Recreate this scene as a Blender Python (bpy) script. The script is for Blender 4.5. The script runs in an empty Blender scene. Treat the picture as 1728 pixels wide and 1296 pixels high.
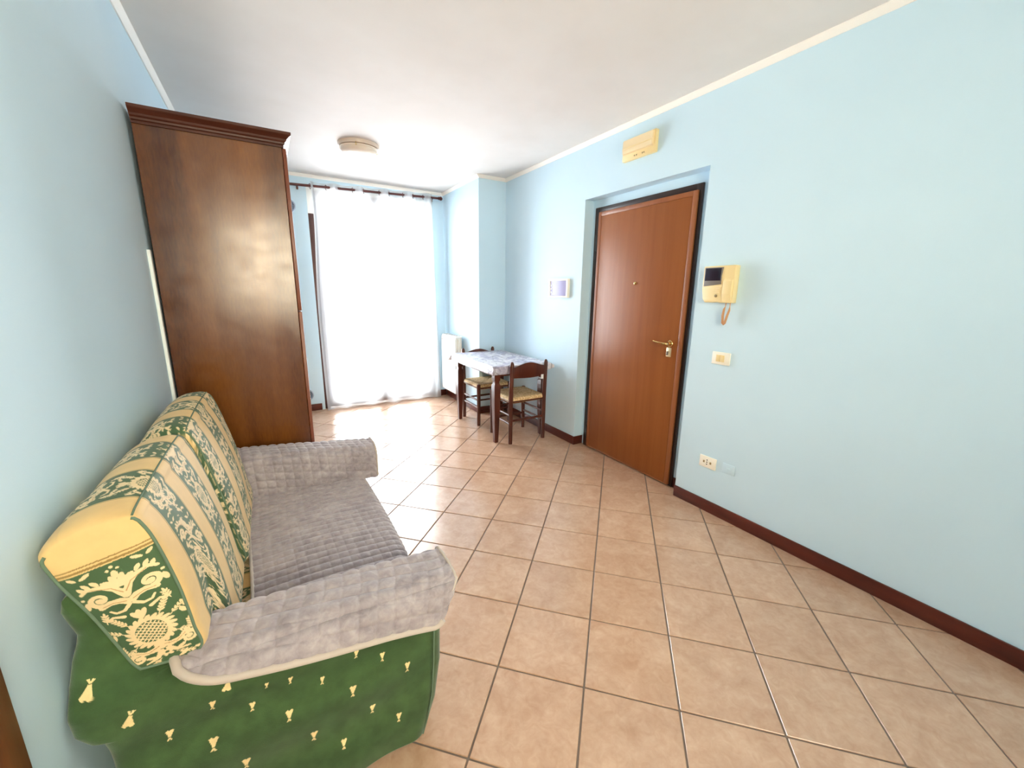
import bpy, bmesh, math, random
import numpy as np
from mathutils import Vector, Matrix, noise as mnoise

random.seed(7)
PI = math.pi
scene = bpy.context.scene
C = scene.collection

# ------------------------------------------------------------------ camera
cam_d = bpy.data.cameras.new('camera')
cam_d.sensor_fit = 'HORIZONTAL'; cam_d.sensor_width = 36.0
cam_d.lens = 36.0 * 683.49 / 1728.0
cam_d.clip_start = 0.02
cam = bpy.data.objects.new('camera', cam_d); C.objects.link(cam)
yaw, pitch, roll = 0.5395, 0.2214, 0.0139
fwd = Vector((math.sin(yaw)*math.cos(pitch), math.cos(yaw)*math.cos(pitch), -math.sin(pitch)))
rgt = Vector((math.cos(yaw), -math.sin(yaw), 0)); upv = rgt.cross(fwd)
r2 = rgt*math.cos(roll) + upv*math.sin(roll); u2 = upv*math.cos(roll) - rgt*math.sin(roll)
mw = Matrix((r2, u2, -fwd)).transposed().to_4x4(); mw.translation = Vector((0, 0, 1.4511))
cam.matrix_world = mw
scene.camera = cam

# ------------------------------------------------------------------ view + world + daylight
scene.view_settings.view_transform = 'Standard'
scene.view_settings.look = 'None'
scene.view_settings.gamma = 1.0
scene.view_settings.use_curve_mapping = False
scene.view_settings.exposure = -0.02
SKY = 36.0
w = bpy.data.worlds.new('overcast_sky'); scene.world = w; w.use_nodes = True
bg = w.node_tree.nodes['Background']
bg.inputs[0].default_value = (0.885, 0.955, 1.0, 1); bg.inputs[1].default_value = SKY
scene.cycles.max_bounces = 10; scene.cycles.diffuse_bounces = 7
scene.cycles.glossy_bounces = 4; scene.cycles.transmission_bounces = 6; scene.cycles.transparent_max_bounces = 12
scene.cycles.caustics_reflective = False; scene.cycles.caustics_refractive = False

# room numbers (metres)
XL, XR, YB, YF, H = -0.4547, 2.4672, 5.3723, -1.6, 2.70
NY0, NY1, NZ, ND = 1.7477, 2.9243, 2.2459, 0.10     # entrance niche
WX0, WX1, WZ = 0.505, 1.96, 2.60                    # french window opening
RX0, RX1, RZ0, RZ1 = -0.43, 1.00, 1.12, 2.45        # window behind the viewer
CX, CY = 2.1201, 4.311                              # pillar corner

def portal(name, loc, rot, sx, sy):
    ld = bpy.data.lights.new(name, 'AREA'); ld.shape = 'RECTANGLE'; ld.size = sx; ld.size_y = sy
    ld.cycles.is_portal = True
    o = bpy.data.objects.new(name, ld); C.objects.link(o); o.location = loc; o.rotation_euler = rot
    return o
portal('daylight_portal', ((WX0+WX1)/2, YB+0.33, WZ/2), (-PI/2, 0, 0), WX1-WX0, WZ)
portal('daylight_portal', ((RX0+RX1)/2, YF-0.33, (RZ0+RZ1)/2), (PI/2, 0, 0), RX1-RX0, RZ1-RZ0)

# ------------------------------------------------------------------ materials
def lin(r, g, b):
    f = lambda c: (c/255/12.92) if c/255 <= 0.04045 else ((c/255+0.055)/1.055)**2.4
    return (f(r), f(g), f(b), 1)

def mat(name, col, rough=0.5, metal=0.0, spec=0.5, sheen=0.0, coat=0.0):
    m = bpy.data.materials.new(name); m.use_nodes = True
    b = m.node_tree.nodes['Principled BSDF']
    b.inputs['Base Color'].default_value = col
    b.inputs['Roughness'].default_value = rough
    b.inputs['Metallic'].default_value = metal
    b.inputs['Specular IOR Level'].default_value = spec
    if sheen:
        b.inputs['Sheen Weight'].default_value = sheen
        b.inputs['Sheen Roughness'].default_value = 0.45
    if coat:
        b.inputs['Coat Weight'].default_value = coat
        b.inputs['Coat Roughness'].default_value = 0.15
    return m

def nd(m, t, **kw):
    n = m.node_tree.nodes.new(t)
    for k, v in kw.items():
        setattr(n, k, v)
    return n
def lk(m, a, b): m.node_tree.links.new(a, b)
def bsdf(m): return m.node_tree.nodes['Principled BSDF']

def coords(m, scale=(1, 1, 1), space='Object'):
    tc = nd(m, 'ShaderNodeTexCoord'); mp = nd(m, 'ShaderNodeMapping')
    mp.inputs['Scale'].default_value = scale
    lk(m, tc.outputs[space], mp.inputs['Vector'])
    return mp.outputs['Vector']

def noise_col(m, c1, c2, scale=5, detail=4, vec=None, lo=0.35, hi=0.65, rough=0.55, dist=0.0):
    n = nd(m, 'ShaderNodeTexNoise'); n.inputs['Scale'].default_value = scale
    n.inputs['Detail'].default_value = detail; n.inputs['Roughness'].default_value = rough
    n.inputs['Distortion'].default_value = dist
    if vec is not None: lk(m, vec, n.inputs['Vector'])
    r = nd(m, 'ShaderNodeValToRGB')
    r.color_ramp.elements[0].position = lo; r.color_ramp.elements[0].color = c1
    r.color_ramp.elements[1].position = hi; r.color_ramp.elements[1].color = c2
    lk(m, n.outputs['Fac'], r.inputs['Fac'])
    return r.outputs['Color'], n.outputs['Fac']

def mix(m, a, b, fac, mode='MIX'):
    x = nd(m, 'ShaderNodeMix', data_type='RGBA', blend_type=mode)
    for inp, val in ((x.inputs[0], fac), (x.inputs[6], a), (x.inputs[7], b)):
        if hasattr(val, 'is_linked'): lk(m, val, inp)
        else: inp.default_value = val
    return x.outputs[2]

def bump(m, fac, strength=0.2, dist=0.002, nrm_in=None):
    b = nd(m, 'ShaderNodeBump'); b.inputs['Strength'].default_value = strength
    b.inputs['Distance'].default_value = dist
    lk(m, fac, b.inputs['Height'])
    lk(m, b.outputs['Normal'], bsdf(m).inputs['Normal'])
    return b

def mk_wall():
    m = mat('blue_wall_paint', lin(196, 223, 232), 0.62, spec=0.3)
    v = coords(m)
    c, f = noise_col(m, lin(202, 228, 243), lin(206, 231, 245), 1.3, 3, v)
    lk(m, c, bsdf(m).inputs['Base Color'])
    n = nd(m, 'ShaderNodeTexNoise'); n.inputs['Scale'].default_value = 260; n.inputs['Detail'].default_value = 2
    lk(m, v, n.inputs['Vector'])
    bump(m, n.outputs['Fac'], 0.12, 0.0015)
    return m
def mk_ceiling():
    m = mat('white_ceiling_paint', lin(240, 234, 229), 0.8, spec=0.2)
    v = coords(m)
    c, f = noise_col(m, lin(226, 220, 215), lin(231, 226, 222), 2, 3, v)
    lk(m, c, bsdf(m).inputs['Base Color'])
    return m
def mk_tile():
    m = mat('beige_stoneware', lin(208, 170, 143), 0.3, spec=0.7)
    tc = nd(m, 'ShaderNodeTexCoord'); oi = nd(m, 'ShaderNodeObjectInfo')
    add = nd(m, 'ShaderNodeVectorMath', operation='ADD'); mul = nd(m, 'ShaderNodeVectorMath', operation='SCALE')
    cmb = nd(m, 'ShaderNodeCombineXYZ')
    for i in range(3): lk(m, oi.outputs['Random'], cmb.inputs[i])
    lk(m, cmb.outputs[0], mul.inputs[0]); mul.inputs['Scale'].default_value = 37.0
    lk(m, tc.outputs['Object'], add.inputs[0]); lk(m, mul.outputs[0], add.inputs[1])
    v = add.outputs[0]
    c1, f1 = noise_col(m, lin(188, 148, 120), lin(208, 172, 145), 7, 5, v, 0.35, 0.68, 0.62, 0.6)
    c2, f2 = noise_col(m, lin(218, 188, 162), lin(168, 128, 102), 26, 5, v, 0.3, 0.75, 0.6, 1.2)
    base = mix(m, c1, c2, 0.28)
    hsv = nd(m, 'ShaderNodeHueSaturation')
    mr = nd(m, 'ShaderNodeMapRange'); mr.inputs['To Min'].default_value = 0.96; mr.inputs['To Max'].default_value = 1.04
    lk(m, oi.outputs['Random'], mr.inputs['Value']); lk(m, mr.outputs[0], hsv.inputs['Value'])
    lk(m, base, hsv.inputs['Color']); lk(m, hsv.outputs[0], bsdf(m).inputs['Base Color'])
    rr = nd(m, 'ShaderNodeMapRange'); rr.inputs['To Min'].default_value = 0.14; rr.inputs['To Max'].default_value = 0.28
    lk(m, f1, rr.inputs['Value']); lk(m, rr.outputs[0], bsdf(m).inputs['Roughness'])
    bump(m, f2, 0.08, 0.001)
    return m
def mk_wood(name, dark, light, scale=(9, 9, 0.7), rough=0.35, spec=0.5, band=None, coat=0.0):
    m = mat(name, light, rough, spec=spec, coat=coat)
    v = coords(m, scale)
    c1, f1 = noise_col(m, dark, light, 1.0, 3, v, 0.3, 0.7, 0.5, 0.3)
    v2 = coords(m, (scale[0]*26, scale[1]*26, scale[2]*60))
    c2, f2 = noise_col(m, dark, light, 1.0, 4, v2, 0.3, 0.7)
    out = mix(m, c1, c2, 0.2)
    lk(m, out, bsdf(m).inputs['Base Color'])
    bump(m, f2, 0.06, 0.0008)
    return m

M = {}
M['wall'] = mk_wall()
M['ceiling'] = mk_ceiling()
M['tile'] = mk_tile()
M['grout'] = mat('grey_grout', lin(128, 114, 104), 0.85)
M['cornice'] = mat('white_cornice', lin(246, 241, 234), 0.6)
M['baseboard'] = mk_wood('mahogany_baseboard', lin(62, 20, 12), lin(100, 40, 26), (3, 3, 20), 0.35)
M['wardrobe'] = mk_wood('walnut_panel', lin(66, 30, 8), lin(132, 78, 30), (4.6, 4.2, 0.35), 0.20, 0.55)
wm = M['wardrobe']; _rn = nd(wm, 'ShaderNodeTexNoise'); _rn.inputs['Scale'].default_value = 14; _rn.inputs['Detail'].default_value = 5
lk(wm, coords(wm), _rn.inputs['Vector']); _rm = nd(wm, 'ShaderNodeMapRange'); _rm.inputs['From Min'].default_value = 0.3; _rm.inputs['From Max'].default_value = 0.7
_rm.inputs['To Min'].default_value = 0.15; _rm.inputs['To Max'].default_value = 0.27; lk(wm, _rn.outputs['Fac'], _rm.inputs['Value']); lk(wm, _rm.outputs[0], bsdf(wm).inputs['Roughness'])
M['wardrobe_dark'] = mk_wood('walnut_moulding', lin(54, 20, 10), lin(88, 42, 24), (2, 2, 12), 0.42, 0.3)
M['wardrobe_door'] = mk_wood('walnut_door', lin(96, 46, 26), lin(134, 74, 46), (7, 7, 0.6), 0.35)
M['door'] = mk_wood('tanganika_door', lin(136, 76, 34), lin(150, 88, 44), (22, 22, 1.1), 0.42, 0.3)
M['door_edge'] = mk_wood('door_edging', lin(138, 78, 40), lin(154, 92, 52), (16, 16, 1.1), 0.38)
M['frame_dark'] = mat('dark_brown_steel', lin(44, 28, 24), 0.4)
M['black'] = mat('black_metal', lin(22, 20, 20), 0.4)
M['brass'] = mat('brass', lin(214, 180, 120), 0.22, metal=1.0)
M['satin'] = mat('satin_brass', lin(226, 210, 172), 0.45, metal=0.7)
M['chair_wood'] = mk_wood('dark_stained_beech', lin(58, 22, 14), lin(96, 44, 28), (10, 10, 2), 0.32, 0.5)
M['cream'] = mat('cream_plastic', lin(250, 245, 230), 0.4)
M['yellowed'] = mat('yellowed_plastic', lin(242, 218, 162), 0.42)
M['yellowed2'] = mat('yellowed_lens', lin(238, 216, 174), 0.35)
M['tan'] = mat('tan_cable', lin(196, 146, 102), 0.55)
M['screen'] = mat('dark_screen', lin(38, 34, 48), 0.15)
M['screen_rim'] = mat('grey_bezel', lin(128, 122, 118), 0.35)
M['grey_plastic'] = mat('grey_plastic', lin(150, 130, 90), 0.5)
M['dark_hole'] = mat('dark_hole', lin(40, 34, 30), 0.7)
M['white_metal'] = mat('white_enamel', lin(244, 243, 238), 0.35)
M['white_plastic'] = mat('white_plastic', lin(236, 240, 236), 0.45)
M['lilac'] = mat('smoked_lilac_cover', lin(160, 156, 196), 0.4, spec=0.3)
M['rod'] = mk_wood('dark_rod', lin(66, 26, 26), lin(96, 42, 40), (4, 20, 20), 0.35)
M['vent'] = mat('grey_vent', lin(150, 164, 186), 0.5)
M['vent_dark'] = mat('vent_slot', lin(84, 92, 112), 0.6)
M['window_wood'] = mk_wood('brown_window_wood', lin(64, 36, 32), lin(92, 56, 48), (10, 10, 1), 0.4)
M['lamp_base'] = mat('lamp_base_cream', lin(222, 206, 190), 0.4)
M['lamp_glass'] = mat('alabaster_glass', lin(240, 226, 208), 0.25)
M['air_slot'] = mat('radiator_slot', lin(150, 132, 120), 0.6)
M['paper'] = mat('white_paper', lin(240, 238, 232), 0.7)
M['piping'] = mat('green_braid', lin(98, 120, 98), 0.8)
M['border'] = mat('pale_plush_border', lin(188, 176, 166), 0.9, sheen=0.4)
M['brown_door'] = mk_wood('brown_casing', lin(86, 42, 18), lin(122, 66, 30), (16, 16, 1), 0.4)

def mk_rush():
    m = mat('woven_rush', lin(206, 170, 112), 0.75)
    v = coords(m, (1, 1, 1))
    wv = nd(m, 'ShaderNodeTexWave'); wv.inputs['Scale'].default_value = 55; wv.inputs['Distortion'].default_value = 3
    wv.inputs['Detail'].default_value = 2; lk(m, v, wv.inputs['Vector'])
    c, f = noise_col(m, lin(190, 152, 100), lin(236, 208, 160), 60, 3, v)
    lk(m, c, bsdf(m).inputs['Base Color'])
    bump(m, f, 0.4, 0.003)
    return m
M['rush'] = mk_rush()

def mk_vcol(name, rough, sheen, bump_scale=900, bump_s=0.25, mottle=0.12):
    m = mat(name, (1, 1, 1, 1), rough, sheen=sheen, spec=0.25)
    a = nd(m, 'ShaderNodeVertexColor'); a.layer_name = 'Col'
    v = coords(m)
    c, f = noise_col(m, (1-mottle, 1-mottle, 1-mottle, 1), (1+mottle*0.3, 1+mottle*0.3, 1+mottle*0.3, 1), 22, 5, v)
    out = mix(m, a.outputs['Color'], c, 1.0, 'MULTIPLY')
    lk(m, out, bsdf(m).inputs['Base Color'])
    n = nd(m, 'ShaderNodeTexNoise'); n.inputs['Scale'].default_value = bump_scale; n.inputs['Detail'].default_value = 2
    lk(m, v, n.inputs['Vector'])
    bump(m, n.outputs['Fac'], bump_s, 0.001)
    return m
M['damask'] = mk_vcol('damask_fabric', 0.6, 0.15, 900, 0.2, 0.05)
M['velvet'] = mk_vcol('green_velvet_print', 0.85, 0.35, 500, 0.5, 0.22)

def mk_blanket():
    m = mat('grey_plush', lin(150, 142, 144), 0.95, spec=0.1, sheen=0.55)
    bsdf(m).inputs['Sheen Tint'].default_value = (1.0, 0.95, 0.95, 1)
    v = coords(m)
    c1, f1 = noise_col(m, lin(140, 131, 137), lin(178, 169, 172), 9, 5, v, 0.35, 0.65, 0.6, 0.8)
    c2, f2 = noise_col(m, lin(136, 127, 133), lin(190, 181, 182), 42, 4, v, 0.35, 0.7, 0.6, 0.5)
    lk(m, mix(m, c1, c2, 0.45), bsdf(m).inputs['Base Color'])
    bump(m, f2, 0.35, 0.004)
    return m
M['blanket'] = mk_blanket()

def mk_curtain():
    m = bpy.data.materials.new('sheer_white_voile'); m.use_nodes = True
    nt = m.node_tree; nt.nodes.remove(nt.nodes['Principled BSDF']); out = nt.nodes['Material Output']
    tr = nd(m, 'ShaderNodeBsdfTransparent'); tl = nd(m, 'ShaderNodeBsdfTranslucent'); df = nd(m, 'ShaderNodeBsdfDiffuse')
    tl.inputs[0].default_value = (0.97, 0.97, 0.98, 1); df.inputs[0].default_value = (0.97, 0.97, 0.98, 1)
    m1 = nd(m, 'ShaderNodeMixShader'); m2 = nd(m, 'ShaderNodeMixShader')
    m1.inputs[0].default_value = 0.30; m2.inputs[0].default_value = 0.50
    lk(m, tl.outputs[0], m1.inputs[1]); lk(m, df.outputs[0], m1.inputs[2])
    lk(m, tr.outputs[0], m2.inputs[1]); lk(m, m1.outputs[0], m2.inputs[2]); lk(m, m2.outputs[0], out.inputs[0])
    return m
M['curtain'] = mk_curtain()
def mk_tint_blind():  # see-through cream filter, added to tint the rear daylight warm
    m = bpy.data.materials.new('warm_tint_blind'); m.use_nodes = True
    nt = m.node_tree; nt.nodes.remove(nt.nodes['Principled BSDF']); out = nt.nodes['Material Output']
    tr = nd(m, 'ShaderNodeBsdfTransparent'); tl = nd(m, 'ShaderNodeBsdfTranslucent')
    tr.inputs[0].default_value = (1.0, 0.905, 0.755, 1); tl.inputs[0].default_value = (0.98, 0.90, 0.76, 1)
    mx = nd(m, 'ShaderNodeMixShader'); mx.inputs[0].default_value = 0.25
    lk(m, tr.outputs[0], mx.inputs[1]); lk(m, tl.outputs[0], mx.inputs[2]); lk(m, mx.outputs[0], out.inputs[0])
    return m
M['blind'] = mk_tint_blind()

def mk_glass():
    m = bpy.data.materials.new('window_glass'); m.use_nodes = True
    nt = m.node_tree; nt.nodes.remove(nt.nodes['Principled BSDF']); out = nt.nodes['Material Output']
    tr = nd(m, 'ShaderNodeBsdfTransparent'); gl = nd(m, 'ShaderNodeBsdfGlossy'); gl.inputs['Roughness'].default_value = 0.02
    fr = nd(m, 'ShaderNodeFresnel'); fr.inputs[0].default_value = 1.45
    mx = nd(m, 'ShaderNodeMixShader'); lk(m, fr.outputs[0], mx.inputs[0])
    lk(m, tr.outputs[0], mx.inputs[1]); lk(m, gl.outputs[0], mx.inputs[2]); lk(m, mx.outputs[0], out.inputs[0])
    return m
M['glass'] = mk_glass()

# ------------------------------------------------------------------ mesh helpers
def obj(name, bm, m=None, parent=None, smooth=None):
    me = bpy.data.meshes.new(name); bm.normal_update(); bm.to_mesh(me); bm.free()
    o = bpy.data.objects.new(name, me); C.objects.link(o)
    if m is not None: me.materials.append(M[m] if isinstance(m, str) else m)
    if parent is not None: o.parent = parent
    if smooth is not None: shade(me, smooth)
    return o
def shade(me, ang=40):
    me.polygons.foreach_set('use_smooth', [True]*len(me.polygons))
    try: me.set_sharp_from_angle(angle=math.radians(ang))
    except Exception: pass
def thing(name, label, cat, loc=(0, 0, 0), rotz=0, group=None):
    o = bpy.data.objects.new(name, None); C.objects.link(o)
    o.location = loc; o.rotation_euler = (0, 0, rotz); o['label'] = label; o['category'] = cat
    if group: o['group'] = group
    return o
def tag(o, label, cat, group=None):
    o['label'] = label; o['category'] = cat
    if group: o['group'] = group
    return o
def struct(o, label=None):
    o['kind'] = 'structure'
    if label: o['label'] = label
    return o
def box(bm, x0, x1, y0, y1, z0, z1, bev=0.0, seg=2):
    r = bmesh.ops.create_cube(bm, size=1.0)
    vs = r['verts']
    for v in vs:
        v.co = Vector((x0+(v.co.x+0.5)*(x1-x0), y0+(v.co.y+0.5)*(y1-y0), z0+(v.co.z+0.5)*(z1-z0)))
    if bev:
        es = list({e for v in vs for e in v.link_edges})
        bmesh.ops.bevel(bm, geom=es, offset=bev, segments=seg, profile=0.5, affect='EDGES')
    return bm
def boxo(name, m, parent, *a, bev=0.0, seg=2):
    return obj(name, box(bmesh.new(), *a, bev=bev, seg=seg), m, parent, 35 if bev else None)
def cyl(bm, p0, p1, r0, r1=None, n=16, caps=True):
    p0, p1 = Vector(p0), Vector(p1); r1 = r0 if r1 is None else r1
    d = p1-p0; q = d.to_track_quat('Z', 'Y').to_matrix().to_4x4()
    mt = Matrix.Translation((p0+p1)/2) @ q
    bmesh.ops.create_cone(bm, cap_ends=caps, segments=n, radius1=r0, radius2=r1, depth=d.length, matrix=mt)
    return bm
def lathe(bm, prof, origin=(0, 0, 0), axis='Z', n=32):
    o = Vector(origin); rings = []
    for r, h in prof:
        ring = []
        for i in range(n):
            a = 2*PI*i/n; c, s = r*math.cos(a), r*math.sin(a)
            p = {'Z': (c, s, h), 'X': (h, c, s), 'Y': (c, h, s)}[axis]
            ring.append(bm.verts.new(o+Vector(p)))
        rings.append(ring)
    for a, b in zip(rings, rings[1:]):
        for i in range(n):
            bm.faces.new((a[i], a[(i+1) % n], b[(i+1) % n], b[i]))
    for ring in (rings[0], rings[-1]):
        bm.faces.new(ring)
    bmesh.ops.recalc_face_normals(bm, faces=bm.faces)
    return bm
def tube(bm, pts, r, n=8, closed=False, caps=True):
    pts = [Vector(p) for p in pts]; N = len(pts); rs = r if hasattr(r, '__len__') else [r]*N
    rings = []; up = None
    for i in range(N):
        a = pts[(i-1) % N] if (closed or i > 0) else pts[i]
        b = pts[(i+1) % N] if (closed or i < N-1) else pts[i]
        t = (b-a).normalized()
        if up is None:
            up = t.orthogonal().normalized()
        up = (up - t*up.dot(t))
        up = up.normalized() if up.length > 1e-6 else t.orthogonal().normalized()
        s = t.cross(up)
        rings.append([bm.verts.new(pts[i]+(up*math.cos(2*PI*k/n)+s*math.sin(2*PI*k/n))*rs[i]) for k in range(n)])
    for i in range(N if closed else N-1):
        a, b = rings[i], rings[(i+1) % N]
        for k in range(n):
            bm.faces.new((a[k], a[(k+1) % n], b[(k+1) % n], b[k]))
    if caps and not closed:
        bm.faces.new(rings[0][::-1]); bm.faces.new(rings[-1])
    return bm
def prism(bm, pts, axis, a, b, bev=0.0):
    """extrude a 2D outline along an axis; pts are the other two coordinates in xyz order"""
    def p3(p, h):
        return {'X': (h, p[0], p[1]), 'Y': (p[0], h, p[1]), 'Z': (p[0], p[1], h)}[axis]
    lo = [bm.verts.new(p3(p, a)) for p in pts]; hi = [bm.verts.new(p3(p, b)) for p in pts]
    n = len(pts); fs = []
    for i in range(n):
        fs.append(bm.faces.new((lo[i], lo[(i+1) % n], hi[(i+1) % n], hi[i])))
    fs.append(bm.faces.new(lo[::-1])); fs.append(bm.faces.new(hi))
    bmesh.ops.recalc_face_normals(bm, faces=fs)
    if bev:
        es = list({e for f in fs for e in f.edges})
        bmesh.ops.bevel(bm, geom=es, offset=bev, segments=2, profile=0.5, affect='EDGES')
    return bm
def grid_mesh(name, V, nu, nv, m, parent=None, cols=None, wrap_u=False, extra=None):
    """V: (nu*nv,3) array, index i*nv+j. Quads."""
    iu = np.arange(nu if wrap_u else nu-1); jv = np.arange(nv-1)
    I, J = np.meshgrid(iu, jv, indexing='ij'); I2 = (I+1) % nu
    F = np.stack([I*nv+J, I2*nv+J, I2*nv+J+1, I*nv+J+1], -1).reshape(-1, 4)
    return raw_mesh(name, V, F, m, parent, cols)
def raw_mesh(name, V, F, m, parent=None, cols=None):
    me = bpy.data.meshes.new(name)
    me.vertices.add(len(V)); me.vertices.foreach_set('co', np.asarray(V, np.float32).ravel())
    me.loops.add(F.size); me.loops.foreach_set('vertex_index', F.astype(np.int32).ravel())
    me.polygons.add(len(F)); me.polygons.foreach_set('loop_start', np.arange(0, F.size, F.shape[1], dtype=np.int32))
    me.polygons.foreach_set('use_smooth', np.ones(len(F), bool))
    me.update(calc_edges=True); me.validate()
    if cols is not None:
        at = me.color_attributes.new('Col', 'FLOAT_COLOR', 'POINT')
        c4 = np.ones((len(V), 4), np.float32); c4[:, :3] = cols
        at.data.foreach_set('color', c4.ravel())
    me.materials.append(M[m]); o = bpy.data.objects.new(name, me); C.objects.link(o)
    if parent is not None: o.parent = parent
    return o
def rgb(r, g, b): return np.array(lin(r, g, b)[:3])
def sstep(a, b, x):
    t = np.clip((x-a)/(b-a), 0, 1); return t*t*(3-2*t)
def fbm(P, s, seed=0.0):
    out = np.empty(len(P))
    for i, p in enumerate(P):
        out[i] = mnoise.noise(Vector((p[0]*s+seed, p[1]*s+seed*0.7, p[2]*s-seed)))
    return out

# ------------------------------------------------------------------ room shell
T = 0.12
bm = bmesh.new(); box(bm, XL-T, XR+ND+T, YF-T, YB+0.30, -0.06, -0.0045)
floor = struct(obj('floor', bm, 'grout'), 'grey grout bed under the diagonal floor tiles')
bm = bmesh.new(); box(bm, XL-T, XR+ND+T, YF-T, YB+0.30, H, H+0.06)
struct(obj('ceiling', bm, 'ceiling'), 'white painted ceiling')
bm = bmesh.new(); box(bm, XL-T, XL, YF-T, YB+0.30, 0, H)
struct(obj('wall_left', bm, 'wall'), 'pale blue wall behind the sofa and wardrobe')
bm = bmesh.new()
box(bm, XR, XR+ND+T, YF-T, NY0, 0, H); box(bm, XR, XR+ND+T, NY1, YB+0.30, 0, H)
box(bm, XR, XR+ND+T, NY0, NY1, NZ, H); box(bm, XR+ND, XR+ND+T, NY0, NY1, 0, NZ)
struct(obj('wall_right', bm, 'wall'), 'pale blue wall with the entrance door niche')
bm = bmesh.new()
box(bm, XL, WX0, YB, YB+0.30, 0, H); box(bm, WX1, XR, YB, YB+0.30, 0, H); box(bm, WX0, WX1, YB, YB+0.30, WZ, H)
struct(obj('wall_back', bm, 'wall'), 'pale blue wall around the curtained french window')
bm = bmesh.new()
box(bm, XL, RX0, YF-0.30, YF, 0, H); box(bm, RX1, XR, YF-0.30, YF, 0, H)
box(bm, RX0, RX1, YF-0.30, YF, 0, RZ0); box(bm, RX0, RX1, YF-0.30, YF, RZ1, H)
struct(obj('wall_front', bm, 'wall'), 'pale blue wall behind the viewer')
bm = bmesh.new(); box(bm, CX, XR, CY, YB, 0, H)
struct(obj('wall_pillar', bm, 'wall'), 'pale blue corner pillar beside the window')

# floor tiles, laid diagonally, each its own piece
S, A, OX, OY, GR = 0.3388, -PI/4-0.0022, 0.4082, 1.3996, 0.007
ca, sa = math.cos(A), math.sin(A)
h2 = (S-GR)/2
bm = bmesh.new(); box(bm, -h2, h2, -h2, h2, -0.010, 0, bev=0.0016, seg=1)
tile_me = bpy.data.meshes.new('tile'); bm.to_mesh(tile_me); bm.free(); tile_me.materials.append(M['tile'])
RECT = (XL, XR+ND, YF, YB+0.02)
def clip_poly(P, rect):
    x0, x1, y0, y1 = rect
    for f, inter in ((lambda p: p[0]-x0, 0), (lambda p: x1-p[0], 0), (lambda p: p[1]-y0, 0), (lambda p: y1-p[1], 0)):
        out = []
        for i in range(len(P)):
            a, b = P[i], P[(i+1) % len(P)]; fa, fb = f(a), f(b)
            if fa >= 0: out.append(a)
            if fa*fb < 0:
                t = fa/(fa-fb); out.append((a[0]+(b[0]-a[0])*t, a[1]+(b[1]-a[1])*t))
        P = out
        if len(P) < 3: return []
    return P
for i in range(-30, 30):
    for j in range(-30, 30):
        ic, jc = i+0.5, j+0.5
        cx, cy = OX+S*(ic*ca-jc*sa), OY+S*(ic*sa+jc*ca)
        loc = [(-h2, -h2), (h2, -h2), (h2, h2), (-h2, h2)]
        P = [(cx+x*ca-y*sa, cy+x*sa+y*ca) for x, y in loc]
        if all(RECT[0] <= x <= RECT[1] and RECT[2] <= y <= RECT[3] for x, y in P):
            # inside the room; skip those wholly under the right wall
            o = bpy.data.objects.new('tile', tile_me); C.objects.link(o)
            o.location = (cx, cy, 0); o.rotation_euler = (0, 0, A); o.parent = floor
            continue
        Q = clip_poly(P, RECT)
        if len(Q) < 3: continue
        ar = abs(sum(Q[k][0]*Q[(k+1) % len(Q)][1]-Q[(k+1) % len(Q)][0]*Q[k][1] for k in range(len(Q))))/2
        if ar < 0.0006: continue
        if min(q[0] for q in Q) > XR and not (NY0 < sum(q[1] for q in Q)/len(Q) < NY1): continue
        ql = [((x-cx)*ca+(y-cy)*sa, -(x-cx)*sa+(y-cy)*ca) for x, y in Q]
        bm = prism(bmesh.new(), ql, 'Z', -0.010, 0)
        o = obj('tile', bm, 'tile', floor); o.location = (cx, cy, 0); o.rotation_euler = (0, 0, A)

# cornice
def cornice(name, pts):
    """sweep a small cove along wall segments: pts list of (p0,p1,inward normal)"""
    bm = bmesh.new()
    for (x0, y0), (x1, y1), (nx, ny) in pts:
        prof = [(0, 0), (0, -0.032), (0.006, -0.032), (0.012, -0.026), (0.022, -0.014), (0.028, -0.006), (0.028, 0)]
        a = [bm.verts.new((x0+nx*d, y0+ny*d, H+z)) for d, z in prof]
        b = [bm.verts.new((x1+nx*d, y1+ny*d, H+z)) for d, z in prof]
        n = len(prof)
        for k in range(n):
            bm.faces.new((a[k], a[(k+1) % n], b[(k+1) % n], b[k]))
        bm.faces.new(a[::-1]); bm.faces.new(b)
    bmesh.ops.recalc_face_normals(bm, faces=bm.faces)
    return struct(obj(name, bm, 'cornice'), 'thin white ceiling cornice')
cornice('trim_1', [((XR, YF), (XR, CY), (-1, 0))])
cornice('trim_2', [((CX, CY), (XR, CY), (0, -1)), ((CX, CY-0.02), (CX, YB), (-1, 0))])
cornice('trim_3', [((XL, YB), (CX, YB), (0, -1))])
cornice('trim_4', [((XL, YF), (XL, YB), (1, 0))])
cornice('trim_5', [((XL, YF), (XR, YF), (0, 1))])

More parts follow.
